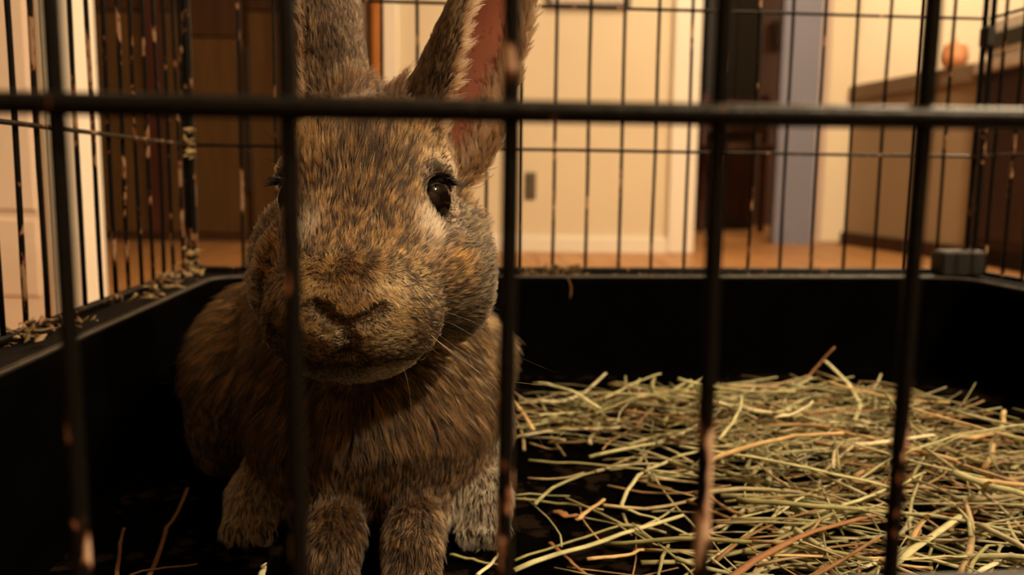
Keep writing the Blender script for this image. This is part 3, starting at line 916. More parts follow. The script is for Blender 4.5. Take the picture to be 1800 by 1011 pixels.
# skin: dark under the coat, pink inside the ears and at the lids
skin_mt, nt, b = nodes_of('rabbit_skin')
at_ = nt.nodes.new('ShaderNodeAttribute'); at_.attribute_name = 'skin'
nzs = nt.nodes.new('ShaderNodeTexNoise'); nzs.inputs['Scale'].default_value = 140
tcs = nt.nodes.new('ShaderNodeTexCoord'); nt.links.new(tcs.outputs['Object'], nzs.inputs['Vector'])
mrs = nt.nodes.new('ShaderNodeMapRange'); mrs.inputs['To Min'].default_value = 0.75; mrs.inputs['To Max'].default_value = 1.2
nt.links.new(nzs.outputs['Fac'], mrs.inputs['Value'])
vs = nt.nodes.new('ShaderNodeVectorMath'); vs.operation = 'SCALE'
nt.links.new(at_.outputs['Color'], vs.inputs[0]); nt.links.new(mrs.outputs[0], vs.inputs['Scale'])
nt.links.new(vs.outputs[0], b.inputs['Base Color'])
b.inputs['Roughness'].default_value = 0.7
b.inputs['Specular IOR Level'].default_value = 0.2
body = mesh_obj('body', np.zeros((0, 3)), [], None, rb)
me = body.data
me.vertices.add(len(SV)); me.vertices.foreach_set('co', SV.astype(np.float32).ravel())
me.loops.add(len(SQ) * 4); me.loops.foreach_set('vertex_index', SQ.astype(np.int32).ravel())
me.polygons.add(len(SQ)); me.polygons.foreach_set('loop_start', np.arange(0, len(SQ) * 4, 4, dtype=np.int32))
me.update(calc_edges=True)
me.polygons.foreach_set('use_smooth', np.ones(len(SQ), bool))
me.materials.append(skin_mt)
col = np.tile(np.array([0.030, 0.017, 0.008, 1.0]), (len(SV), 1))
for E_ in (earR, earL):
    on, inn, t, wn = ear_mask(E_, SV)
    k = np.clip((inn + 0.0004) / 0.0012, 0, 1) * on * np.clip((0.98 - wn) / 0.15, 0, 1)
    col[:, :3] += (np.array([0.145, 0.040, 0.018]) - col[:, :3]) * k[:, None]
for sd_ in 'RL':
    k = np.clip((0.0122 - np.linalg.norm(SV - EYES[sd_] , axis=1)) / 0.0016, 0, 1)
    col[:, :3] += (np.array([0.045, 0.020, 0.015]) - col[:, :3]) * k[:, None]
ca = me.attributes.new('skin', 'FLOAT_COLOR', 'POINT')
ca.data.foreach_set('color', col.astype(np.float32).ravel())

# eyes
eye_mt, nt, b = nodes_of('dark_eye')
gr = nt.nodes.new('ShaderNodeTexNoise'); gr.inputs['Scale'].default_value = 90
rpe = nt.nodes.new('ShaderNodeValToRGB')
rpe.color_ramp.elements[0].color = (0.004, 0.0022, 0.0015, 1); rpe.color_ramp.elements[1].color = (0.012, 0.006, 0.004, 1)
nt.links.new(gr.outputs['Fac'], rpe.inputs['Fac']); nt.links.new(rpe.outputs['Color'], b.inputs['Base Color'])
b.inputs['Roughness'].default_value = 0.03
b.inputs['IOR'].default_value = 1.4
for sd_ in 'RL':
    e, d = EYES[sd_], EYE_DIR[sd_] / np.linalg.norm(EYE_DIR[sd_])
    up = np.array([0, 0, 1.0]); sx = np.cross(up, d); sx /= np.linalg.norm(sx); up = np.cross(d, sx)
    V, F = [], []
    ns, nr = 40, 24
    for i in range(nr + 1):
        th = math.pi * i / nr
        rr = EYE_R * (1 + 0.06 * max(0, math.cos(th)) ** 3)      # cornea bulges slightly
        for j in range(ns):
            ph = 2 * math.pi * j / ns
            V.append(e + d * rr * math.cos(th) + (sx * math.cos(ph) + up * math.sin(ph) * 1.10) * rr * math.sin(th) + np.array([0, 0, -0.0007]))
    for i in range(nr):
        for j in range(ns):
            k = (j + 1) % ns
            F.append((i * ns + j, (i + 1) * ns + j, (i + 1) * ns + k, i * ns + k))
    tag(mesh_obj('eye', V, F, eye_mt, rb), 'glossy black eye')

# ---------------------------------------------------------------- coat
FUR = True
NOSE = P(612, 560, 0.262)
MUZ = P(612, 575, 0.270)
def hash_cells(p, size, seed):
    c = np.floor(p / size).astype(np.int64)
    h = (c[:, 0] * 73856093) ^ (c[:, 1] * 19349663) ^ (c[:, 2] * 83492791) ^ (seed * 2654435761)
    h = (h ^ (h >> 13)) * 1274126177 & 0xFFFFFFFF
    h = (h ^ (h >> 16)) * 2246822519 & 0xFFFFFFFF
    return (h ^ (h >> 15)) % 100003 / 100003.0
def unit(v):
    return v / (np.linalg.norm(v, axis=1)[:, None] + 1e-12)

if FUR:
    # areas of each quad and how densely it is covered
    QC = SV[SQ].mean(1); QN = unit(SF)
    area = np.linalg.norm(SF, axis=1) * 0.5
    headw = np.clip(1 - (np.linalg.norm((QC - HEADC) / np.array([1.15, 1.2, 1.25]), axis=1) - 0.046) / 0.010, 0, 1)
    headw = np.maximum(headw, np.clip(1 - (np.linalg.norm(QC - P(616, 560, 0.283), axis=1) - 0.031) / 0.006, 0, 1))
    toward = np.clip(-(QN @ FWD) * 1.0 + 0.45, 0.06, 1.0)
    onR, inR, tR, wR = ear_mask(earR, QC); onL, inL, tL, wL = ear_mask(earL, QC)
    ear = onR | onL
    inside = (onR & (inR > 0)) | (onL & (inL > 0))
    depth_f = np.clip(1.15 - (QC[:, 1] - 0.30) / 0.20, 0.30, 1.0)
    dens = (150 + 330 * headw) * 1e4 * toward * depth_f
    dens = dens * (1 + 0.9 * np.exp(-(np.linalg.norm(QC - MUZ, axis=1) / 0.020) ** 2))
    dens = np.where(ear, 380e4 * np.clip(toward + 0.3, 0, 1), dens)
    rim = np.where(onR, wR, wL)
    dens = np.where(inside, 380e4 * np.clip((rim - 0.70) / 0.25, 0.015, 1.0), dens)
    for sd_ in 'RL':
        e, d = EYES[sd_], EYE_DIR[sd_] / np.linalg.norm(EYE_DIR[sd_])
        dens = dens * (np.linalg.norm(QC - e, axis=1) > EYE_R + 0.0012)
        dens = dens * (np.linalg.norm(QC - (e + d * 0.005), axis=1) > 0.0090)
    # nothing grows in the nostrils and the mouth line
    def seg_dist(p, a, b_):
        ab = b_ - a
        t = np.clip(((p - a) @ ab) / (ab @ ab), 0, 1)
        return np.linalg.norm(p - a - t[:, None] * ab, axis=1)
    slits = SLITS
    slit = np.min([seg_dist(QC, a, b_) for a, b_ in slits], axis=0)
    dens = dens * (slit > 0.0008)
    dens = dens * (QC[:, 2] > TRAY_Z + 0.0012)
    w = dens * area
    NH = int(min(330000, w.sum()))
    pick = NR.choice(len(w), NH, p=w / w.sum())
    uu, vv = NR.random(NH), NR.random(NH)
    q = SV[SQ[pick]]; qn = SN[SQ[pick]]
    bl = lambda a: (a[:, 0] * ((1 - uu) * (1 - vv))[:, None] + a[:, 1] * (uu * (1 - vv))[:, None] + a[:, 2] * (uu * vv)[:, None] + a[:, 3] * ((1 - uu) * vv)[:, None])
    root, nor = bl(q), unit(bl(qn))
    hw_ = headw[pick]
    onR, inR, tR, wR = ear_mask(earR, root); onL, inL, tL, wL = ear_mask(earL, root)
    ear = onR | onL
    inside = (onR & (inR > 0)) | (onL & (inL > 0))
    rim = np.where(onR, wR, wL)
    zfloor = root[:, 2] - TRAY_Z
    legw = np.clip((0.052 - zfloor) / 0.014, 0, 1)
    # growth direction
    face = unit(root - (MUZ + np.array([0.0, 0.012, 0.006]))) + np.array([0.0, 0.25, 0.0])
    back = np.array([0.0, 0.35, -1.0]) + np.zeros_like(root)
    back[:, 0] += np.clip((root[:, 0] - P(655, 700, 0.39)[0]) / 0.06, -1, 1) * 0.25
    flow = unit(face) * hw_[:, None] + unit(back) * (1 - hw_)[:, None]
    flow = flow * (1 - legw)[:, None] + legw[:, None] * np.array([0.0, -0.55, -0.85])
    flow = np.where(onR[:, None], earR.a, flow); flow = np.where(onL[:, None], earL.a, flow)
    # fringe hairs inside the ears sweep across the opening
    sweep = np.where(onR[:, None], earR.a * 0.8 - earR.b * np.sign((root - earR.B) @ earR.b)[:, None] * 0.9, earL.a * 0.8 - earL.b * np.sign((root - earL.B) @ earL.b)[:, None] * 0.9)
    flow = np.where(inside[:, None], sweep, flow)
    flow = flow + NR.normal(0, 0.10, flow.shape)
    tan = flow - nor * (flow * nor).sum(1)[:, None]
    tan = unit(tan)
    # swirl of neighbouring locks
    lock = np.stack([hash_cells(root, 0.0045, s) for s in (1, 2, 3)], 1) - 0.5
    tan = unit(tan + 0.55 * (lock - nor * (lock * nor).sum(1)[:, None]))
    # length and lift
    dn = np.linalg.norm(root - MUZ, axis=1)
    length = np.interp(dn, [0.0, 0.013, 0.022, 0.035, 0.055, 0.08, 0.12], [0.0012, 0.0017, 0.0030, 0.0048, 0.0066, 0.0090, 0.0140])
    length = np.where(hw_ < 0.5, np.maximum(length, 0.0130), length)
    length = length * (1 - legw) + legw * 0.0050
    length = np.where(ear, 0.0042, length)
    length = np.where(inside, 0.0075 * np.clip((rim - 0.3) / 0.6, 0.15, 1), length)
    for sd_ in 'RL':
        de = np.linalg.norm(root - EYES[sd_], axis=1)
        length = np.minimum(length, np.interp(de, [0.0100, 0.0130, 0.020, 0.026], [0.0010, 0.0022, 0.0055, 0.03]))
    slit = np.min([seg_dist(root, a, b_) for a, b_ in slits], axis=0)
    length = np.minimum(length, np.interp(slit, [0.001, 0.003, 0.009], [0.0010, 0.0018, 0.02]))
    length = length * NR.uniform(0.65, 1.2, NH)
    lift = np.where(ear, 0.30, 0.42 - 0.10 * hw_) + NR.normal(0, 0.10, NH)
    lift = np.where(inside, 0.55, lift)
    lift = lift * np.interp(dn, [0.010, 0.028], [0.40, 1.0])
    lift = np.clip(lift, 0.08, 0.9)
    # clump: tips gather toward the middle of their lock
    cell = np.where((hw_ > 0.5) | ear, 0.0016, 0.0024)[:, None]
    cid = np.floor(root / cell).astype(np.int64)
    key = cid[:, 0] * 4000003 + cid[:, 1] * 2003 + cid[:, 2]
    _, inv = np.unique(key, return_inverse=True)
    cnt = np.bincount(inv)
    tipv = tan * np.cos(lift)[:, None] + nor * np.sin(lift)[:, None]
    mean_root = np.stack([np.bincount(inv, root[:, d]) / cnt for d in range(3)], 1)[inv]
    mean_dir = unit(np.stack([np.bincount(inv, tipv[:, d]) / cnt for d in range(3)], 1))[inv]
    NP = 5
    S = np.linspace(0, 1, NP)
    pts = np.zeros((NH, NP, 3), np.float32)
    up0 = unit(tan * np.cos(lift + 0.25)[:, None] + nor * np.sin(lift + 0.25)[:, None])
    for k, s in enumerate(S):
        d = unit(up0 * (1 - s) + (tipv * 0.5 + mean_dir * 0.5) * s - nor * 0.22 * s * s)
        own = root + d * (length * s)[:, None]
        mid = mean_root + mean_dir * (length * s)[:, None]
        pts[:, k] = own + (mid - own) * (0.45 * s * s)
    pts[:, :, 2] = np.maximum(pts[:, :, 2], TRAY_Z + 0.0003)
    # ---- colours (the coat's pattern, plus shade put into one hind foot)
    G = lambda x, y: P(x, y, skin_at(x, y) + 0.0005)
    r1 = np.where((hw_ > 0.5) | ear, hash_cells(root, 0.0017, 21), hash_cells(root, 0.0024, 20)); r2 = hash_cells(root, 0.0075, 22); r3 = NR.random(NH)
    ORANGE, TAN, DARK, GREY, CREAM, BROWN = [np.array(c) for c in ((0.36, 0.128, 0.020), (0.37, 0.205, 0.075), (0.012, 0.007, 0.004), (0.165, 0.120, 0.066), (0.56, 0.42, 0.25), (0.090, 0.038, 0.011))]
    mix = lambda c, d, k: c + (d - c) * np.clip(k, 0, 1)[:, None]
    colr = np.tile(BROWN * 1.25, (NH, 1))
    tick = 0.55 * r1 + 0.20 * r2 + 0.25 * r3
    colr = mix(colr, ORANGE, (tick - 0.42) / 0.25)
    colr = mix(colr, TAN, (r3 * 0.6 + r1 * 0.4 - 0.66) / 0.15)
    # forehead: greyer with dark ticking
    crown = gauss(root, G(650, 240), 0.016)
    colr = mix(colr, GREY, crown * 0.45)
    colr = mix(colr, DARK * 2, gauss(root, G(622, 245), 0.0075) * 0.7)
    brow = gauss(root, G(760, 270), 0.010) + gauss(root, G(530, 270), 0.010)
    colr = mix(colr, TAN * 1.05, brow * 0.8)
    # cheeks: grizzled grey
    chk = gauss(root, G(835, 420), 0.016) + gauss(root, G(838, 540), 0.018) + gauss(root, G(460, 420), 0.016) + gauss(root, G(458, 540), 0.018)
    colr = mix(colr, GREY, chk * 1.15)
    spot = gauss(root, G(808, 465), 0.006) + gauss(root, G(480, 465), 0.006)
    colr = mix(colr, ORANGE * 1.5, spot * 0.9)
    # muzzle sides tan, nose wings orange
    mzs = gauss(root, G(735, 545), 0.014) + gauss(root, G(500, 545), 0.014)
    colr = mix(colr, TAN * 0.95, mzs * 0.9)
    wing = gauss(root, G(676, 528), 0.0052) + gauss(root, G(655, 578), 0.0062) + gauss(root, G(550, 528), 0.0052) + gauss(root, G(568, 578), 0.0062)
    colr = mix(colr, np.array([0.50, 0.25, 0.085]), wing * 1.2)
    # dark bridge of the nose
    brd = gauss(root, G(612, 515), 0.0065)
    colr = mix(colr, np.array([0.085, 0.034, 0.010]), brd * 0.8)
    # eye rings, chin
    for sd_, sg in (('R', 1), ('L', -1)):
        de = np.linalg.norm(root - EYES[sd_], axis=1)
        colr = mix(colr, np.array([0.50, 0.31, 0.17]), np.clip((0.0172 - de) / 0.003, 0, 1) * 0.9)
        up_ = gauss(root, EYES[sd_] + np.array([sg * 0.002, -0.006, 0.0100]), 0.0022)
        colr = mix(colr, np.array([0.012, 0.008, 0.005]), up_ * 2.0)
    tear = gauss(root, G(752, 408), 0.0050) + gauss(root, G(535, 408), 0.0050)
    colr = mix(colr, np.array([0.58, 0.41, 0.27]), tear * 1.1)
    chin = np.clip((P(640, 627, 0.272)[2] - root[:, 2]) / 0.003, 0, 1) * np.clip((root[:, 2] - P(640, 668, 0.275)[2]) / 0.002, 0, 1) * gauss(root, G(630, 640), 0.022) * 1.3
    colr = mix(colr, CREAM, chin * 1.2)
    # chest, nape, legs
    bodyw = np.clip(1 - hw_ * 1.6, 0, 1)
    colr = mix(colr, np.array([0.150, 0.070, 0.022]) * (0.4 + 1.2 * r1)[:, None], bodyw * 0.75)
    colr = mix(colr, np.array([0.22, 0.105, 0.040]), legw * 0.8)
    shade = np.exp(-((zfloor - 0.040) / 0.010) ** 2) * (1 - 0) * np.clip((P(655, 700, .36)[1] + 0.04 - root[:, 1]) / 0.03, 0, 1)
    def foot(px):
        toe = P(px, 918, 0.364); toe[2] = TRAY_Z + 0.0105
        return seg_dist(root, toe + np.array([0, -0.02, -0.003]), toe + np.array([0, 0.06, 0.003])) < 0.0165
    hind, hind_shaded = foot(846), foot(452)
    colr = mix(colr, CREAM * 1.15, (hind * 1.0 + hind_shaded * 0.35) * np.clip((0.030 - zfloor) / 0.010, 0, 1))  # second foot gets less cream: its shade is put into the coat colour
    topk = np.clip((root[:, 2] - P(650, 222, 0.33)[2]) / 0.006, 0, 1) * (~ear)
    colr = mix(colr, np.array([0.075, 0.040, 0.018]) * (0.5 + 1.2 * r3)[:, None], topk * 0.85)
    # ears
    colr = np.where((ear & ~inside)[:, None], mix(np.tile(np.array([0.022, 0.010, 0.004]), (NH, 1)), np.array([0.100, 0.054, 0.023]), (tick - 0.50) / 0.25), colr)
    colr = np.where(inside[:, None], np.array([0.19, 0.115, 0.065]) * (0.7 + 0.5 * r3)[:, None], colr)
    rimm = ear & ~inside & (rim > 0.90)
    colr = np.where(rimm[:, None], np.array([0.15, 0.085, 0.038]), colr)
    colr *= np.where(ear, 1.0, 0.55 + 0.95 * hash_cells(root, 0.0025, 44))[:, None]
    # black guard hairs
    dark_amt = np.where(inside | (hind | hind_shaded), 0.0, 0.35 + 0.12 * crown)
    dark_amt = dark_amt * (1 - np.clip(wing + chin + tear + brow * 0.5, 0, 1))
    guard = (0.5 * r1 + 0.5 * NR.random(NH)) < dark_amt * 1.25
    colr = np.where(guard[:, None], DARK * NR.uniform(0.7, 1.8, NH)[:, None], colr)
    colr *= NR.uniform(0.65, 1.35, NH)[:, None]
    tipd = np.where(inside, 0.0, np.clip(0.25 + 0.75 * (hash_cells(root, 0.0024, 33) > 0.45) * NR.random(NH), 0, 1)) * (1 - np.clip(wing + chin + tear + (hind | hind_shaded), 0, 1) * 0.8)
    hc = bpy.data.hair_curves.new('fur')
    hc.add_curves([NP] * NH)
    hc.points.foreach_set('position', pts.reshape(-1))
    rr = (np.where(hw_ > 0.5, 0.000105, 0.000135) * np.where(ear, 0.9, 1.0) / np.sqrt(np.clip(toward[pick] * depth_f[pick], 0.12, 1)))[:, None] * np.array([1.0, 1.05, 0.9, 0.62, 0.18])[None, :]
    ra = hc.attributes.get('radius') or hc.attributes.new('radius', 'FLOAT', 'POINT')
    ra.data.foreach_set('value', rr.astype(np.float32).ravel())
    fa = hc.attributes.new('fur_col', 'FLOAT_COLOR', 'CURVE')
    fa.data.foreach_set('color', np.concatenate([colr, tipd[:, None]], 1).astype(np.float32).ravel())
    fur = bpy.data.objects.new('fur', hc)
    C.objects.link(fur)
    fur.parent = rb
    fur.matrix_parent_inverse = Matrix.Translation(WLOC[rb.name]).inverted()
    fur['kind'] = 'stuff'
    fm = bpy.data.materials.new('rabbit_fur'); fm.use_nodes = True
    nt = fm.node_tree; nt.nodes.clear()
    outn = nt.nodes.new('ShaderNodeOutputMaterial')
    hb = nt.nodes.new('ShaderNodeBsdfHairPrincipled')
    hb.parametrization = 'COLOR'
    hb.inputs['IOR'].default_value = 1.38
    hb.inputs['Roughness'].default_value = 0.42
    hb.inputs['Radial Roughness'].default_value = 0.55
    hb.inputs['Random Roughness'].default_value = 0.3
    at_ = nt.nodes.new('ShaderNodeAttribute'); at_.attribute_name = 'fur_col'
    hi_ = nt.nodes.new('ShaderNodeHairInfo')
    m1 = nt.nodes.new('ShaderNodeMapRange'); m1.interpolation_type = 'SMOOTHSTEP'
    m1.inputs['From Min'].default_value = 0.10; m1.inputs['From Max'].default_value = 0.45
    nt.links.new(hi_.outputs['Intercept'], m1.inputs['Value'])
    x1 = nt.nodes.new('ShaderNodeMix'); x1.data_type = 'RGBA'
    x1.inputs['A'].default_value = (0.020, 0.012, 0.007, 1)
    nt.links.new(m1.outputs[0], x1.inputs['Factor']); nt.links.new(at_.outputs['Color'], x1.inputs['B'])
    m2 = nt.nodes.new('ShaderNodeMapRange'); m2.interpolation_type = 'SMOOTHSTEP'
    m2.inputs['From Min'].default_value = 0.62; m2.inputs['From Max'].default_value = 0.92
    nt.links.new(hi_.outputs['Intercept'], m2.inputs['Value'])
    mu = nt.nodes.new('ShaderNodeMath'); mu.operation = 'MULTIPLY'
    nt.links.new(m2.outputs[0], mu.inputs[0]); nt.links.new(at_.outputs['Alpha'], mu.inputs[1])
    x2 = nt.nodes.new('ShaderNodeMix'); x2.data_type = 'RGBA'
    x2.inputs['B'].default_value = (0.012, 0.007, 0.004, 1)
    nt.links.new(mu.outputs[0], x2.inputs['Factor']); nt.links.new(x1.outputs['Result'], x2.inputs['A'])
    nt.links.new(x2.outputs['Result'], hb.inputs['Color'])
    nt.links.new(hb.outputs[0], outn.inputs['Surface'])
    hc.materials.append(fm)

# lashes and whiskers: fine tubes, each one its own part
lash_mt = paint('black_lash', (0.006, 0.004, 0.003), 0.5, 0.1)
whisk_mt = paint('dark_whisker', (0.012, 0.008, 0.006), 0.35, 0.1)
whisk_pale = paint('pale_whisker', (0.42, 0.34, 0.27), 0.35, 0.1)
for sd_, sg in (('R', 1), ('L', -1)):
    e, d = EYES[sd_], EYE_DIR[sd_] / np.linalg.norm(EYE_DIR[sd_])
    side = np.cross(np.array([0, 0, 1.0]), d); side /= np.linalg.norm(side)
    V, F, nb = [], [], 0
    for k in range(34):
        a = -1 + 2 * (k + R.random() * 0.6) / 34
        st_ = e + d * (0.0076 - 0.0016 * a * a) + side * a * 0.0066 + np.array([0, 0, 0.0066 - 0.0022 * a * a])
        out_ = d * 0.75 + side * (a * 0.6 + sg * 0.15) + np.array([0, 0, 0.30 - 0.25 * abs(a)])
        out_ /= np.linalg.norm(out_)
        L = R.uniform(0.003, 0.0058)
        pth = np.array([st_ + out_ * L * t + np.array([0, 0, -0.0014]) * t * t for t in (0, .33, .66, 1)])
        v_, f_ = tube(pth, np.array([.00022, .0002, .00014, .00003]), 4, base=nb)
        V.append(v_); F += f_; nb += len(v_)
    mesh_obj('eyelashes', np.concatenate(V), F, lash_mt, rb)['kind'] = 'stuff'
wl = [((760, 580, .272), (800, 610, .270), (860, 650, .272), (905, 705, .280), 1), ((770, 600, .273), (830, 645, .275), (910, 720, .285), (960, 790, .30), 0),
      ((715, 555, .263), (790, 568, .262), (850, 600, .265), (975, 655, .28), 1), ((700, 525, .262), (760, 525, .262), (820, 532, .268), (880, 545, .275), 1),
      ((680, 512, .262), (730, 500, .262), (775, 492, .266), (830, 490, .275), 1), ((660, 500, .263), (700, 478, .263), (740, 470, .266), (790, 462, .275), 1),
      ((740, 600, .268), (775, 650, .272), (800, 700, .278), (815, 745, .285), 1), ((720, 610, .268), (745, 660, .272), (762, 705, .278), (772, 750, .285), 1),
      ((695, 615, .268), (712, 655, .272), (720, 690, .276), (724, 730, .28), 0), ((758, 590, .270), (800, 625, .270), (865, 665, .274), (975, 680, .28), 0),
      ((750, 605, .270), (790, 640, .272), (835, 690, .278), (870, 745, .285), 1), ((705, 540, .262), (770, 545, .262), (830, 565, .266), (900, 590, .275), 1)]
for (a, b_, c, d_, dk) in wl:
    for mir in (0, 1):
        pp = []
        for q_ in (a, b_, c, d_):
            x, y, z = q_
            pp.append(P(x, y, z) if not mir else P(2 * 616 - x - 0.02 * (y - 560), y + 4, z))
        if mir:
            base_ = pp[0]
            pp = [base_ + (p_ - base_) * 0.9 for p_ in pp]
        path = bend(pp, 12)
        v_, f_ = tube(path, np.linspace(0.00013, 0.00003, len(path)) * (1.0 if dk else 0.7), 5)
        mesh_obj('whisker', v_, f_, whisk_mt if dk or mir else whisk_pale, rb)
for (a, b_, c) in (((742, 268, .300), (735, 240, .290), (752, 205, .285)), ((725, 300, .297), (752, 282, .288), (795, 272, .280)), ((500, 270, .300), (470, 235, .290), (432, 200, .285)), ((505, 300, .298), (470, 278, .290), (430, 262, .282))):
    path = bend([P(*a), P(*b_), P(*c)], 8)
    v_, f_ = tube(path, np.linspace(0.00014, 0.00003, len(path)), 5)
    mesh_obj('whisker', v_, f_, whisk_mt, rb)

# ------------------------------------------------------------------ hay
def hay_material(name, island):
    mt, nt, b = nodes_of(name)
    if island:
        src = nt.nodes.new('ShaderNodeNewGeometry').outputs['Random Per Island']
    else:
        src = nt.nodes.new('ShaderNodeObjectInfo').outputs['Random']
    rp = nt.nodes.new('ShaderNodeValToRGB')
    e = rp.color_ramp.elements
    stops = [(0.0, (0.15, 0.135, 0.055)), (0.18, (0.36, 0.36, 0.18)), (0.36, (0.50, 0.49, 0.29)), (0.52, (0.30, 0.27, 0.12)), (0.66, (0.50, 0.46, 0.30)), (0.80, (0.42, 0.27, 0.115)), (0.90, (0.24, 0.13, 0.05)), (1.0, (0.46, 0.32, 0.17))]
    e[0].position, e[0].color = 0.0, stops[0][1] + (1,)
    e[1].position, e[1].color = 1.0, stops[-1][1] + (1,)
    for p_, c_ in stops[1:-1]:
        x = e.new(p_); x.color = c_ + (1,)
    nt.links.new(src, rp.inputs['Fac'])
    tc = nt.nodes.new('ShaderNodeTexCoord')
    nz = nt.nodes.new('ShaderNodeTexNoise'); nz.inputs['Scale'].default_value = 160; nz.inputs['Detail'].default_value = 4
    nt.links.new(tc.outputs['Object'], nz.inputs['Vector'])
    mr = nt.nodes.new('ShaderNodeMapRange'); mr.inputs['From Min'].default_value = 0.3; mr.inputs['From Max'].default_value = 0.7
    mr.inputs['To Min'].default_value = 0.62; mr.inputs['To Max'].default_value = 1.15
    nt.links.new(nz.outputs['Fac'], mr.inputs['Value'])
    mu = nt.nodes.new('ShaderNodeVectorMath'); mu.operation = 'SCALE'
    nt.links.new(rp.outputs['Color'], mu.inputs[0]); nt.links.new(mr.outputs[0], mu.inputs['Scale'])
    nt.links.new(mu.outputs[0], b.inputs['Base Color'])
    b.inputs['Roughness'].default_value = 0.6
    b.inputs['Specular IOR Level'].default_value = 0.3
    return mt
def flat_col(name, col):
    return paint(name, col, 0.6, 0.22, 160, spec=0.3)
hay_green = flat_col('hay_pale_green', (0.50, 0.50, 0.27))
hay_straw = flat_col('hay_straw', (0.58, 0.41, 0.19))
hay_olive = flat_col('hay_olive', (0.27, 0.26, 0.11))
hay_brown = flat_col('hay_brown', (0.26, 0.12, 0.045))
hay_shaded = flat_col('hay_shaded_brown', (0.085, 0.038, 0.014))  # brown hay with the shade left of the rabbit put into its colour
hay_cream = flat_col('hay_cream', (0.70, 0.65, 0.43))
hay_mass = hay_material('hay_mixed', True)

def floor_pt(px, py, h=0.002):
    return on_level(px, py, TRAY_Z + h)
hay_group = 'loose hay stalks on the tray floor'
def stalk(label, pts, w, mat, flat=0.45, n=9, taper=0.75):
    path = bend(pts, n)
    path[:, 2] = np.maximum(path[:, 2], TRAY_Z + w * max(flat, 0.35) + 0.0002)
    nn = len(path)
    path += NR.normal(0, 0.00022, path.shape)
    rad = np.linspace(1.0, taper, nn) * w * (1 + NR.normal(0, 0.05, nn))
    Vv, Ff = tube(path, rad, 7, flat, flat_dir=(0.0, 0.12, 1))
    o = mesh_obj('hay_stalk', Vv, Ff, mat)
    return tag(o, label, 'hay', hay_group)
fp_ = floor_pt
stalk('thick pale green hay stalk lying across the bare tray floor beside the rabbit', [fp_(903, 1000, .004), fp_(1060, 950, .006), fp_(1200, 906, .008)], 0.0017, hay_green)
stalk('thin olive hay stalk lying under the thick pale green stalk', [fp_(903, 985, .002), fp_(1010, 950, .003), fp_(1085, 925, .004)], 0.0010, hay_olive)
stalk('kinked pale green hay blade bent in a sharp V on the bare floor', [fp_(1240, 838, .004), fp_(1132, 829, .006), fp_(1093, 888, .004), fp_(1150, 912, .003), fp_(1225, 945, .003)], 0.0011, hay_green, n=20)
stalk('long green hay blade rising from the kinked blade into the pile', [fp_(1132, 829, .007), fp_(1200, 800, .012), fp_(1310, 775, .018)], 0.0013, hay_green)
stalk('olive hay blade running from the kinked blade to the rabbit', [fp_(930, 808, .003), fp_(1030, 815, .004), fp_(1132, 826, .005)], 0.0012, hay_olive)
stalk('thick straw-orange hay stalk lying in the front of the hay pile', [fp_(1405, 960, .010), fp_(1500, 980, .010), fp_(1640, 1002, .010)], 0.0014, hay_straw)
stalk('short straw-orange hay piece near the thick pale green stalk', [fp_(1032, 984, .003), fp_(1090, 976, .004), fp_(1130, 967, .004)], 0.0014, hay_straw)
stalk('thin olive hay stalk beside the rabbit, pointing at the kinked blade', [fp_(903, 876, .002), fp_(980, 884, .003), fp_(1060, 896, .003)], 0.0011, hay_olive)
stalk('straw-orange hay stem standing upright at the right end of the pile', [fp_(1728, 862, .010), fp_(1736, 850, .026), fp_(1741, 846, .038)], 0.0011, hay_straw)
stalk('curved straw-orange hay blade rising out of the pile front', [fp_(1600, 985, .008), fp_(1606, 940, .014), fp_(1628, 910, .018), fp_(1636, 905, .026)], 0.0012, hay_straw, n=12)
stalk('broad pale green hay blade leaning out of the pile front', [fp_(1560, 1000, .010), fp_(1620, 955, .014), fp_(1690, 905, .016)], 0.0019, hay_green, 0.3)
stalk('straw-coloured hay stalk at the far edge of the pile beside the rabbit', [fp_(975, 720, .006), fp_(1020, 727, .006), fp_(1065, 733, .005)], 0.0016, hay_straw)
stalk('brown stick leaning against the black tray wall above the hay', [fp_(1398, 690, .006), P(1440, 640, 0.60), P(1467, 611, 0.605)], 0.0012, hay_brown)
stalk('bright cream hay stalk lying on top of the pile', [fp_(1500, 785, .022), fp_(1560, 775, .024), fp_(1640, 765, .022)], 0.0022, hay_cream)
stalk('leafy pale green hay blade in the middle of the pile', [fp_(1340, 885, .010), fp_(1378, 872, .013), fp_(1435, 876, .010)], 0.0026, hay_green, 0.25, taper=0.3)
stalk('cream hay stub standing before the rabbit front paws', [fp_(452, 1030, .002), P(462, 1003, 0.318), P(466, 992, 0.317)], 0.0015, hay_cream, 0.3)
stalk('olive hay stalk leaning up at the back right of the pile', [fp_(1650, 765, .008), fp_(1672, 745, .018), fp_(1688, 735, .026)], 0.0012, hay_olive)
stalk('brown hay stalk lying under the short straw-orange piece', [fp_(968, 955, .002), fp_(1000, 985, .003), fp_(1035, 1015, .003)], 0.0010, hay_brown)
stalk('pale green hay blade at the far edge of the pile beside the rabbit', [fp_(903, 752, .005), fp_(970, 741, .007), fp_(1060, 738, .008)], 0.0021, hay_green)
stalk('long cream hay blade crossing from the rabbit to the far edge of the pile', [fp_(903, 769, .004), fp_(980, 756, .007), fp_(1090, 752, .009)], 0.0016, hay_cream)
stalk('brown leaf fragment on the bare tray floor beside the rabbit', [fp_(980, 900, .001), fp_(996, 908, .003), fp_(1020, 906, .002)], 0.0030, hay_brown, 0.3, taper=0.4)
stalk('straw-orange hay piece rising from the brown leaf fragment', [fp_(1012, 915, .002), fp_(1038, 895, .004), fp_(1062, 878, .006)], 0.0013, hay_straw)
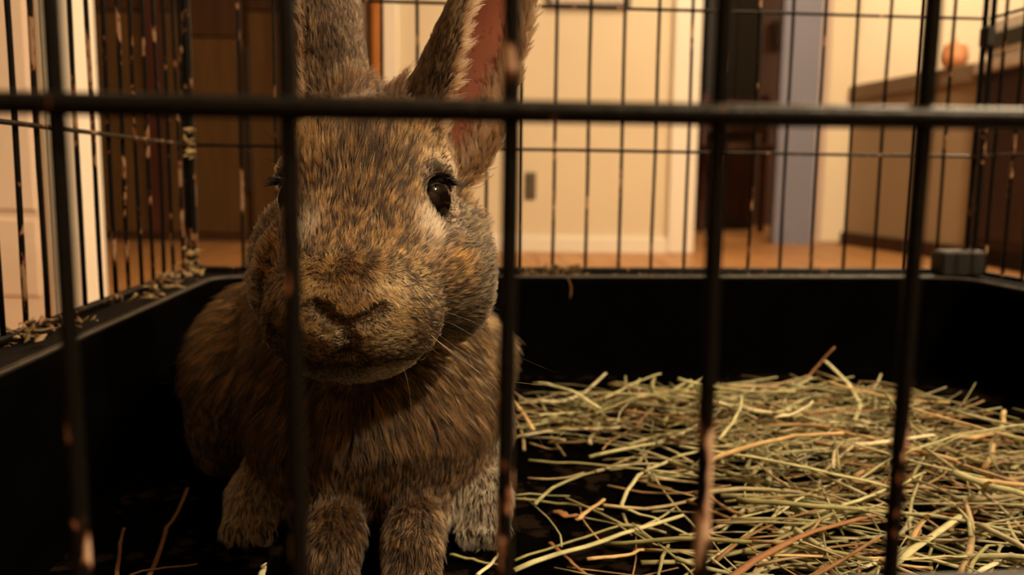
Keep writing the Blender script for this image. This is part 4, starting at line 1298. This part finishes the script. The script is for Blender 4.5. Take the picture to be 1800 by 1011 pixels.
stalk('thin brown hay stem in painted shade left of the rabbit', [fp_(262, 1015, .004), P(295, 940, 0.36), P(330, 858, 0.38)], 0.0011, hay_shaded)
stalk('short brown hay stem standing in painted shade left of the rabbit', [fp_(204, 1015, .004), P(212, 960, 0.345), P(219, 928, 0.35)], 0.0009, hay_shaded)
stalk('curved brown hay stem lying in painted shade left of the rabbit', [fp_(225, 1012, .003), fp_(275, 1000, .004), fp_(345, 992, .003)], 0.0009, hay_shaded)
stalk('olive hay stalk lying behind the rabbit front paws', [fp_(790, 975, .002), fp_(830, 984, .002), fp_(880, 995, .002)], 0.0011, hay_olive)
stalk('cream hay blade forking up beside the rabbit hind foot', [fp_(838, 1012, .002), fp_(860, 995, .003), fp_(880, 972, .006)], 0.0011, hay_cream)
# more countable stalks lying on top of the pile
def density(px, py):
    """How thick the hay lies where a pixel meets the tray floor."""
    top = float(np.interp(px, [900, 1000, 1170, 1480, 1600, 1700, 1800], [752, 740, 724, 722, 742, 780, 806]))
    if py < top: return 0.0
    d = 1.0
    if px < 1260:
        d *= 1.0 if py < 790 else max(0.05, (px - 1010) / 260.0 * 0.30 if px > 1010 else 0.05)
    elif py > 880:
        d *= 0.75
    if 1180 < px < 1340 and 860 < py < 965: d *= 0.4
    return d
kinds = [('pale green', hay_green), ('straw-coloured', hay_straw), ('olive', hay_olive), ('cream', hay_cream), ('brown', hay_brown)]
X0, X1, Y0_, Y1_ = XL + 0.05, XR - 0.05, 0.24, YB - 0.055
def project(p):
    d = p - cam_pos
    z = d @ FWD
    return CX + FPX * (d @ RIGHT) / z, CY - FPX * (d @ UP) / z
def near_rabbit(p):
    g_ = np.round((p - LO) / VOX).astype(int)
    return bool((g_ >= 0).all() and (g_ < NG).all() and FIELD[tuple(g_)] < 0.006)
def rand_strand(lift, lmin, lmax):
    for _ in range(400):
        x, y = R.uniform(0.02, X1), R.uniform(Y0_, Y1_)
        px, py = project(np.array([x, y, TRAY_Z]))
        if px > 2100 or R.random() > density(min(px, 1795), min(py, 1005)): continue
        L = R.uniform(lmin, lmax)
        a = R.gauss(0.0, 0.75) if R.random() < 0.75 else R.uniform(0, 3.14)
        d = np.array([math.cos(a), math.sin(a), 0])
        h = lift * R.random() * density(min(px, 1795), min(py, 1005)) + 0.0012
        tl = R.gauss(0, 0.10)
        c = np.array([x, y, TRAY_Z + h])
        nrm = np.array([-d[1], d[0], 0])
        k1, k2 = R.gauss(0, 0.28), R.gauss(0, 0.16)
        pts = []
        for t in (-0.5, -0.2, 0.15, 0.5):
            p = c + d * L * t + nrm * L * (k1 * (t * t - 0.1)) + np.array([0, 0, L * tl * t + L * k2 * (0.12 - t * t)])
            p[0] = min(max(p[0], XL + 0.045), XR - 0.046); p[1] = min(max(p[1], 0.17), YB - 0.047)
            p[2] = max(p[2], TRAY_Z + 0.0012)
            pts.append(p)
        if any(near_rabbit(p) for p in pts): continue
        return pts
    return None
for k in range(110):
    pts = rand_strand(0.026, 0.045, 0.12)
    if pts is None: continue
    kc, mt = kinds[R.choice([0, 0, 0, 0, 1, 1, 2, 2, 3, 3, 4])]
    wd = R.uniform(0.0007, 0.0019)
    chord = np.linalg.norm(pts[-1] - pts[0])
    sag = max(np.linalg.norm(np.cross(p_ - pts[0], pts[-1] - pts[0])) / chord for p_ in pts[1:3])
    c_ = (pts[0] + pts[-1]) / 2
    cpx, cpy = project(c_)
    zone = ('in the pile front beside the right tray wall' if c_[0] > 0.22 and c_[1] < 0.42 else 'beside the right wall of the tray' if c_[0] > 0.33 else 'along the back wall of the tray' if c_[1] > 0.56
            else 'at the thin pile edge toward the rabbit' if cpx < 1240 else 'on the middle of the hay pile' if c_[1] > 0.43 else 'in the front of the hay pile')
    lab = '%s %s %s hay stalk %s' % ('bent' if sag > 0.09 * chord else 'straight', 'thick' if wd > 0.0013 else 'thin', kc, zone)
    if chord > 0.085: lab = 'long ' + lab
    elif chord < 0.06: lab = 'short ' + lab
    stalk(lab, pts, wd, mt, R.uniform(0.3, 0.8), n=9)
V, F = [], []
nb = 0
for k in range(1080):
    pts = rand_strand(0.021, 0.018, 0.085)
    if pts is None: continue
    path = bend(pts, 6)
    w = R.choice([R.uniform(0.0004, 0.0009), R.uniform(0.0008, 0.0017)])
    path[:, 2] = np.maximum(path[:, 2], TRAY_Z + w)
    v_, f_ = tube(path, np.linspace(w, w * 0.6, len(path)), 5, R.uniform(0.3, 0.9), base=nb, flat_dir=(0.1, 0.1, 1))
    V.append(v_); F += f_; nb += len(v_)
V = np.concatenate(V)
hp = mesh_obj('hay_pile', V, F, hay_mass)
tag(hp, 'matted heap of fine green and straw hay on the tray floor', 'hay', kind='stuff')
# crumbs and stuck tufts on the ledge
def crumbs(name, label, boxes, count, mat_island, smin=0.0008, smax=0.0030):
    V, F, nb = [], [], 0
    for _ in range(count):
        x0, x1, y0, y1, z0, z1 = R.choice(boxes)
        c = np.array([R.uniform(x0, x1), R.uniform(y0, y1), R.uniform(z0, z1)])
        s = R.uniform(smin, smax)
        d = np.array([R.gauss(0, 1), R.gauss(0, 1), R.gauss(0, 0.35)]); d /= np.linalg.norm(d)
        pth = np.array([c - d * s * 1.8, c - d * s * .5 + NR.normal(0, s * .3, 3), c + d * s * .7 + NR.normal(0, s * .3, 3), c + d * s * 1.8])
        pth[:, 2] = np.maximum(pth[:, 2], z0)
        v_, f_ = tube(pth, np.array([.35, 1, .8, .25]) * s * R.uniform(.35, .8), 5, 0.5, base=nb)
        V.append(v_); F += f_; nb += len(v_)
    return tag(mesh_obj(name, np.concatenate(V), F, mat_island), label, 'debris', kind='stuff')
crumb_m = hay_material('crumb_mixed', True)
for el_ in [x for x in crumb_m.node_tree.nodes if x.type == 'VALTORGB'][0].color_ramp.elements:
    c3 = el_.color; el_.color = (c3[0] * 0.55, c3[1] * 0.40, c3[2] * 0.35, 1)
lx0, lx1 = XL - 0.002, XL + 0.020
crumbs('hay_crumbs', 'hay crumbs and droppings dust scattered on the left tray ledge', [(lx0, lx1, 0.30, 0.44, RIM_Z, RIM_Z + 0.004), (lx0, lx0 + 0.010, 0.38, 0.42, RIM_Z, RIM_Z + 0.008), (lx0, lx1, 0.50, 0.645, RIM_Z, RIM_Z + 0.005), (lx0, lx0 + 0.012, 0.58, 0.645, RIM_Z, RIM_Z + 0.012)], 130, crumb_m)
crumbs('hay_crumbs', 'hay crumbs scattered along the back tray ledge', [(XL + .03, XR - .05, YB - .018, YB - 0.003, RIM_Z, RIM_Z + 0.002), (0.06, 0.11, YB - .014, YB - 0.004, RIM_Z, RIM_Z + 0.004)], 150, crumb_m, 0.0006, 0.0016)
tf = P(993, 478, 0.655)
crumbs('hay_tuft', 'brown hay tuft caught at the foot of the back wires', [(tf[0] - .014, tf[0] + .014, YB - .010, YB - .002, RIM_Z, RIM_Z + .007)], 46, crumb_m, 0.0012, 0.0032)
cf = P(318, 470, 0.655)
crumbs('fur_tuft', 'yellowish tuft of shed fur stuck in the back left corner wires', [(XL + .001, XL + .012, YB - .03, YB - .004, RIM_Z, RIM_Z + .022), (XL + .003, XL + .008, YB - .020, YB - .008, CAM_H + 0.010, CAM_H + .032)], 46, paint('yellowish_fur', (0.36, 0.26, 0.12), 0.9, 0.3, 60), 0.0010, 0.0030)
hang = P(1003, 500, 0.645)
stalk_h = tube(bend([P(998, 488, 0.640), P(1004, 505, 0.6395), P(1002, 526, 0.639)], 6), 0.0008, 6, 0.5)
tag(mesh_obj('hay_stalk', stalk_h[0], stalk_h[1], hay_brown), 'short brown hay wisp hanging over the back tray ledge', 'hay', hay_group)
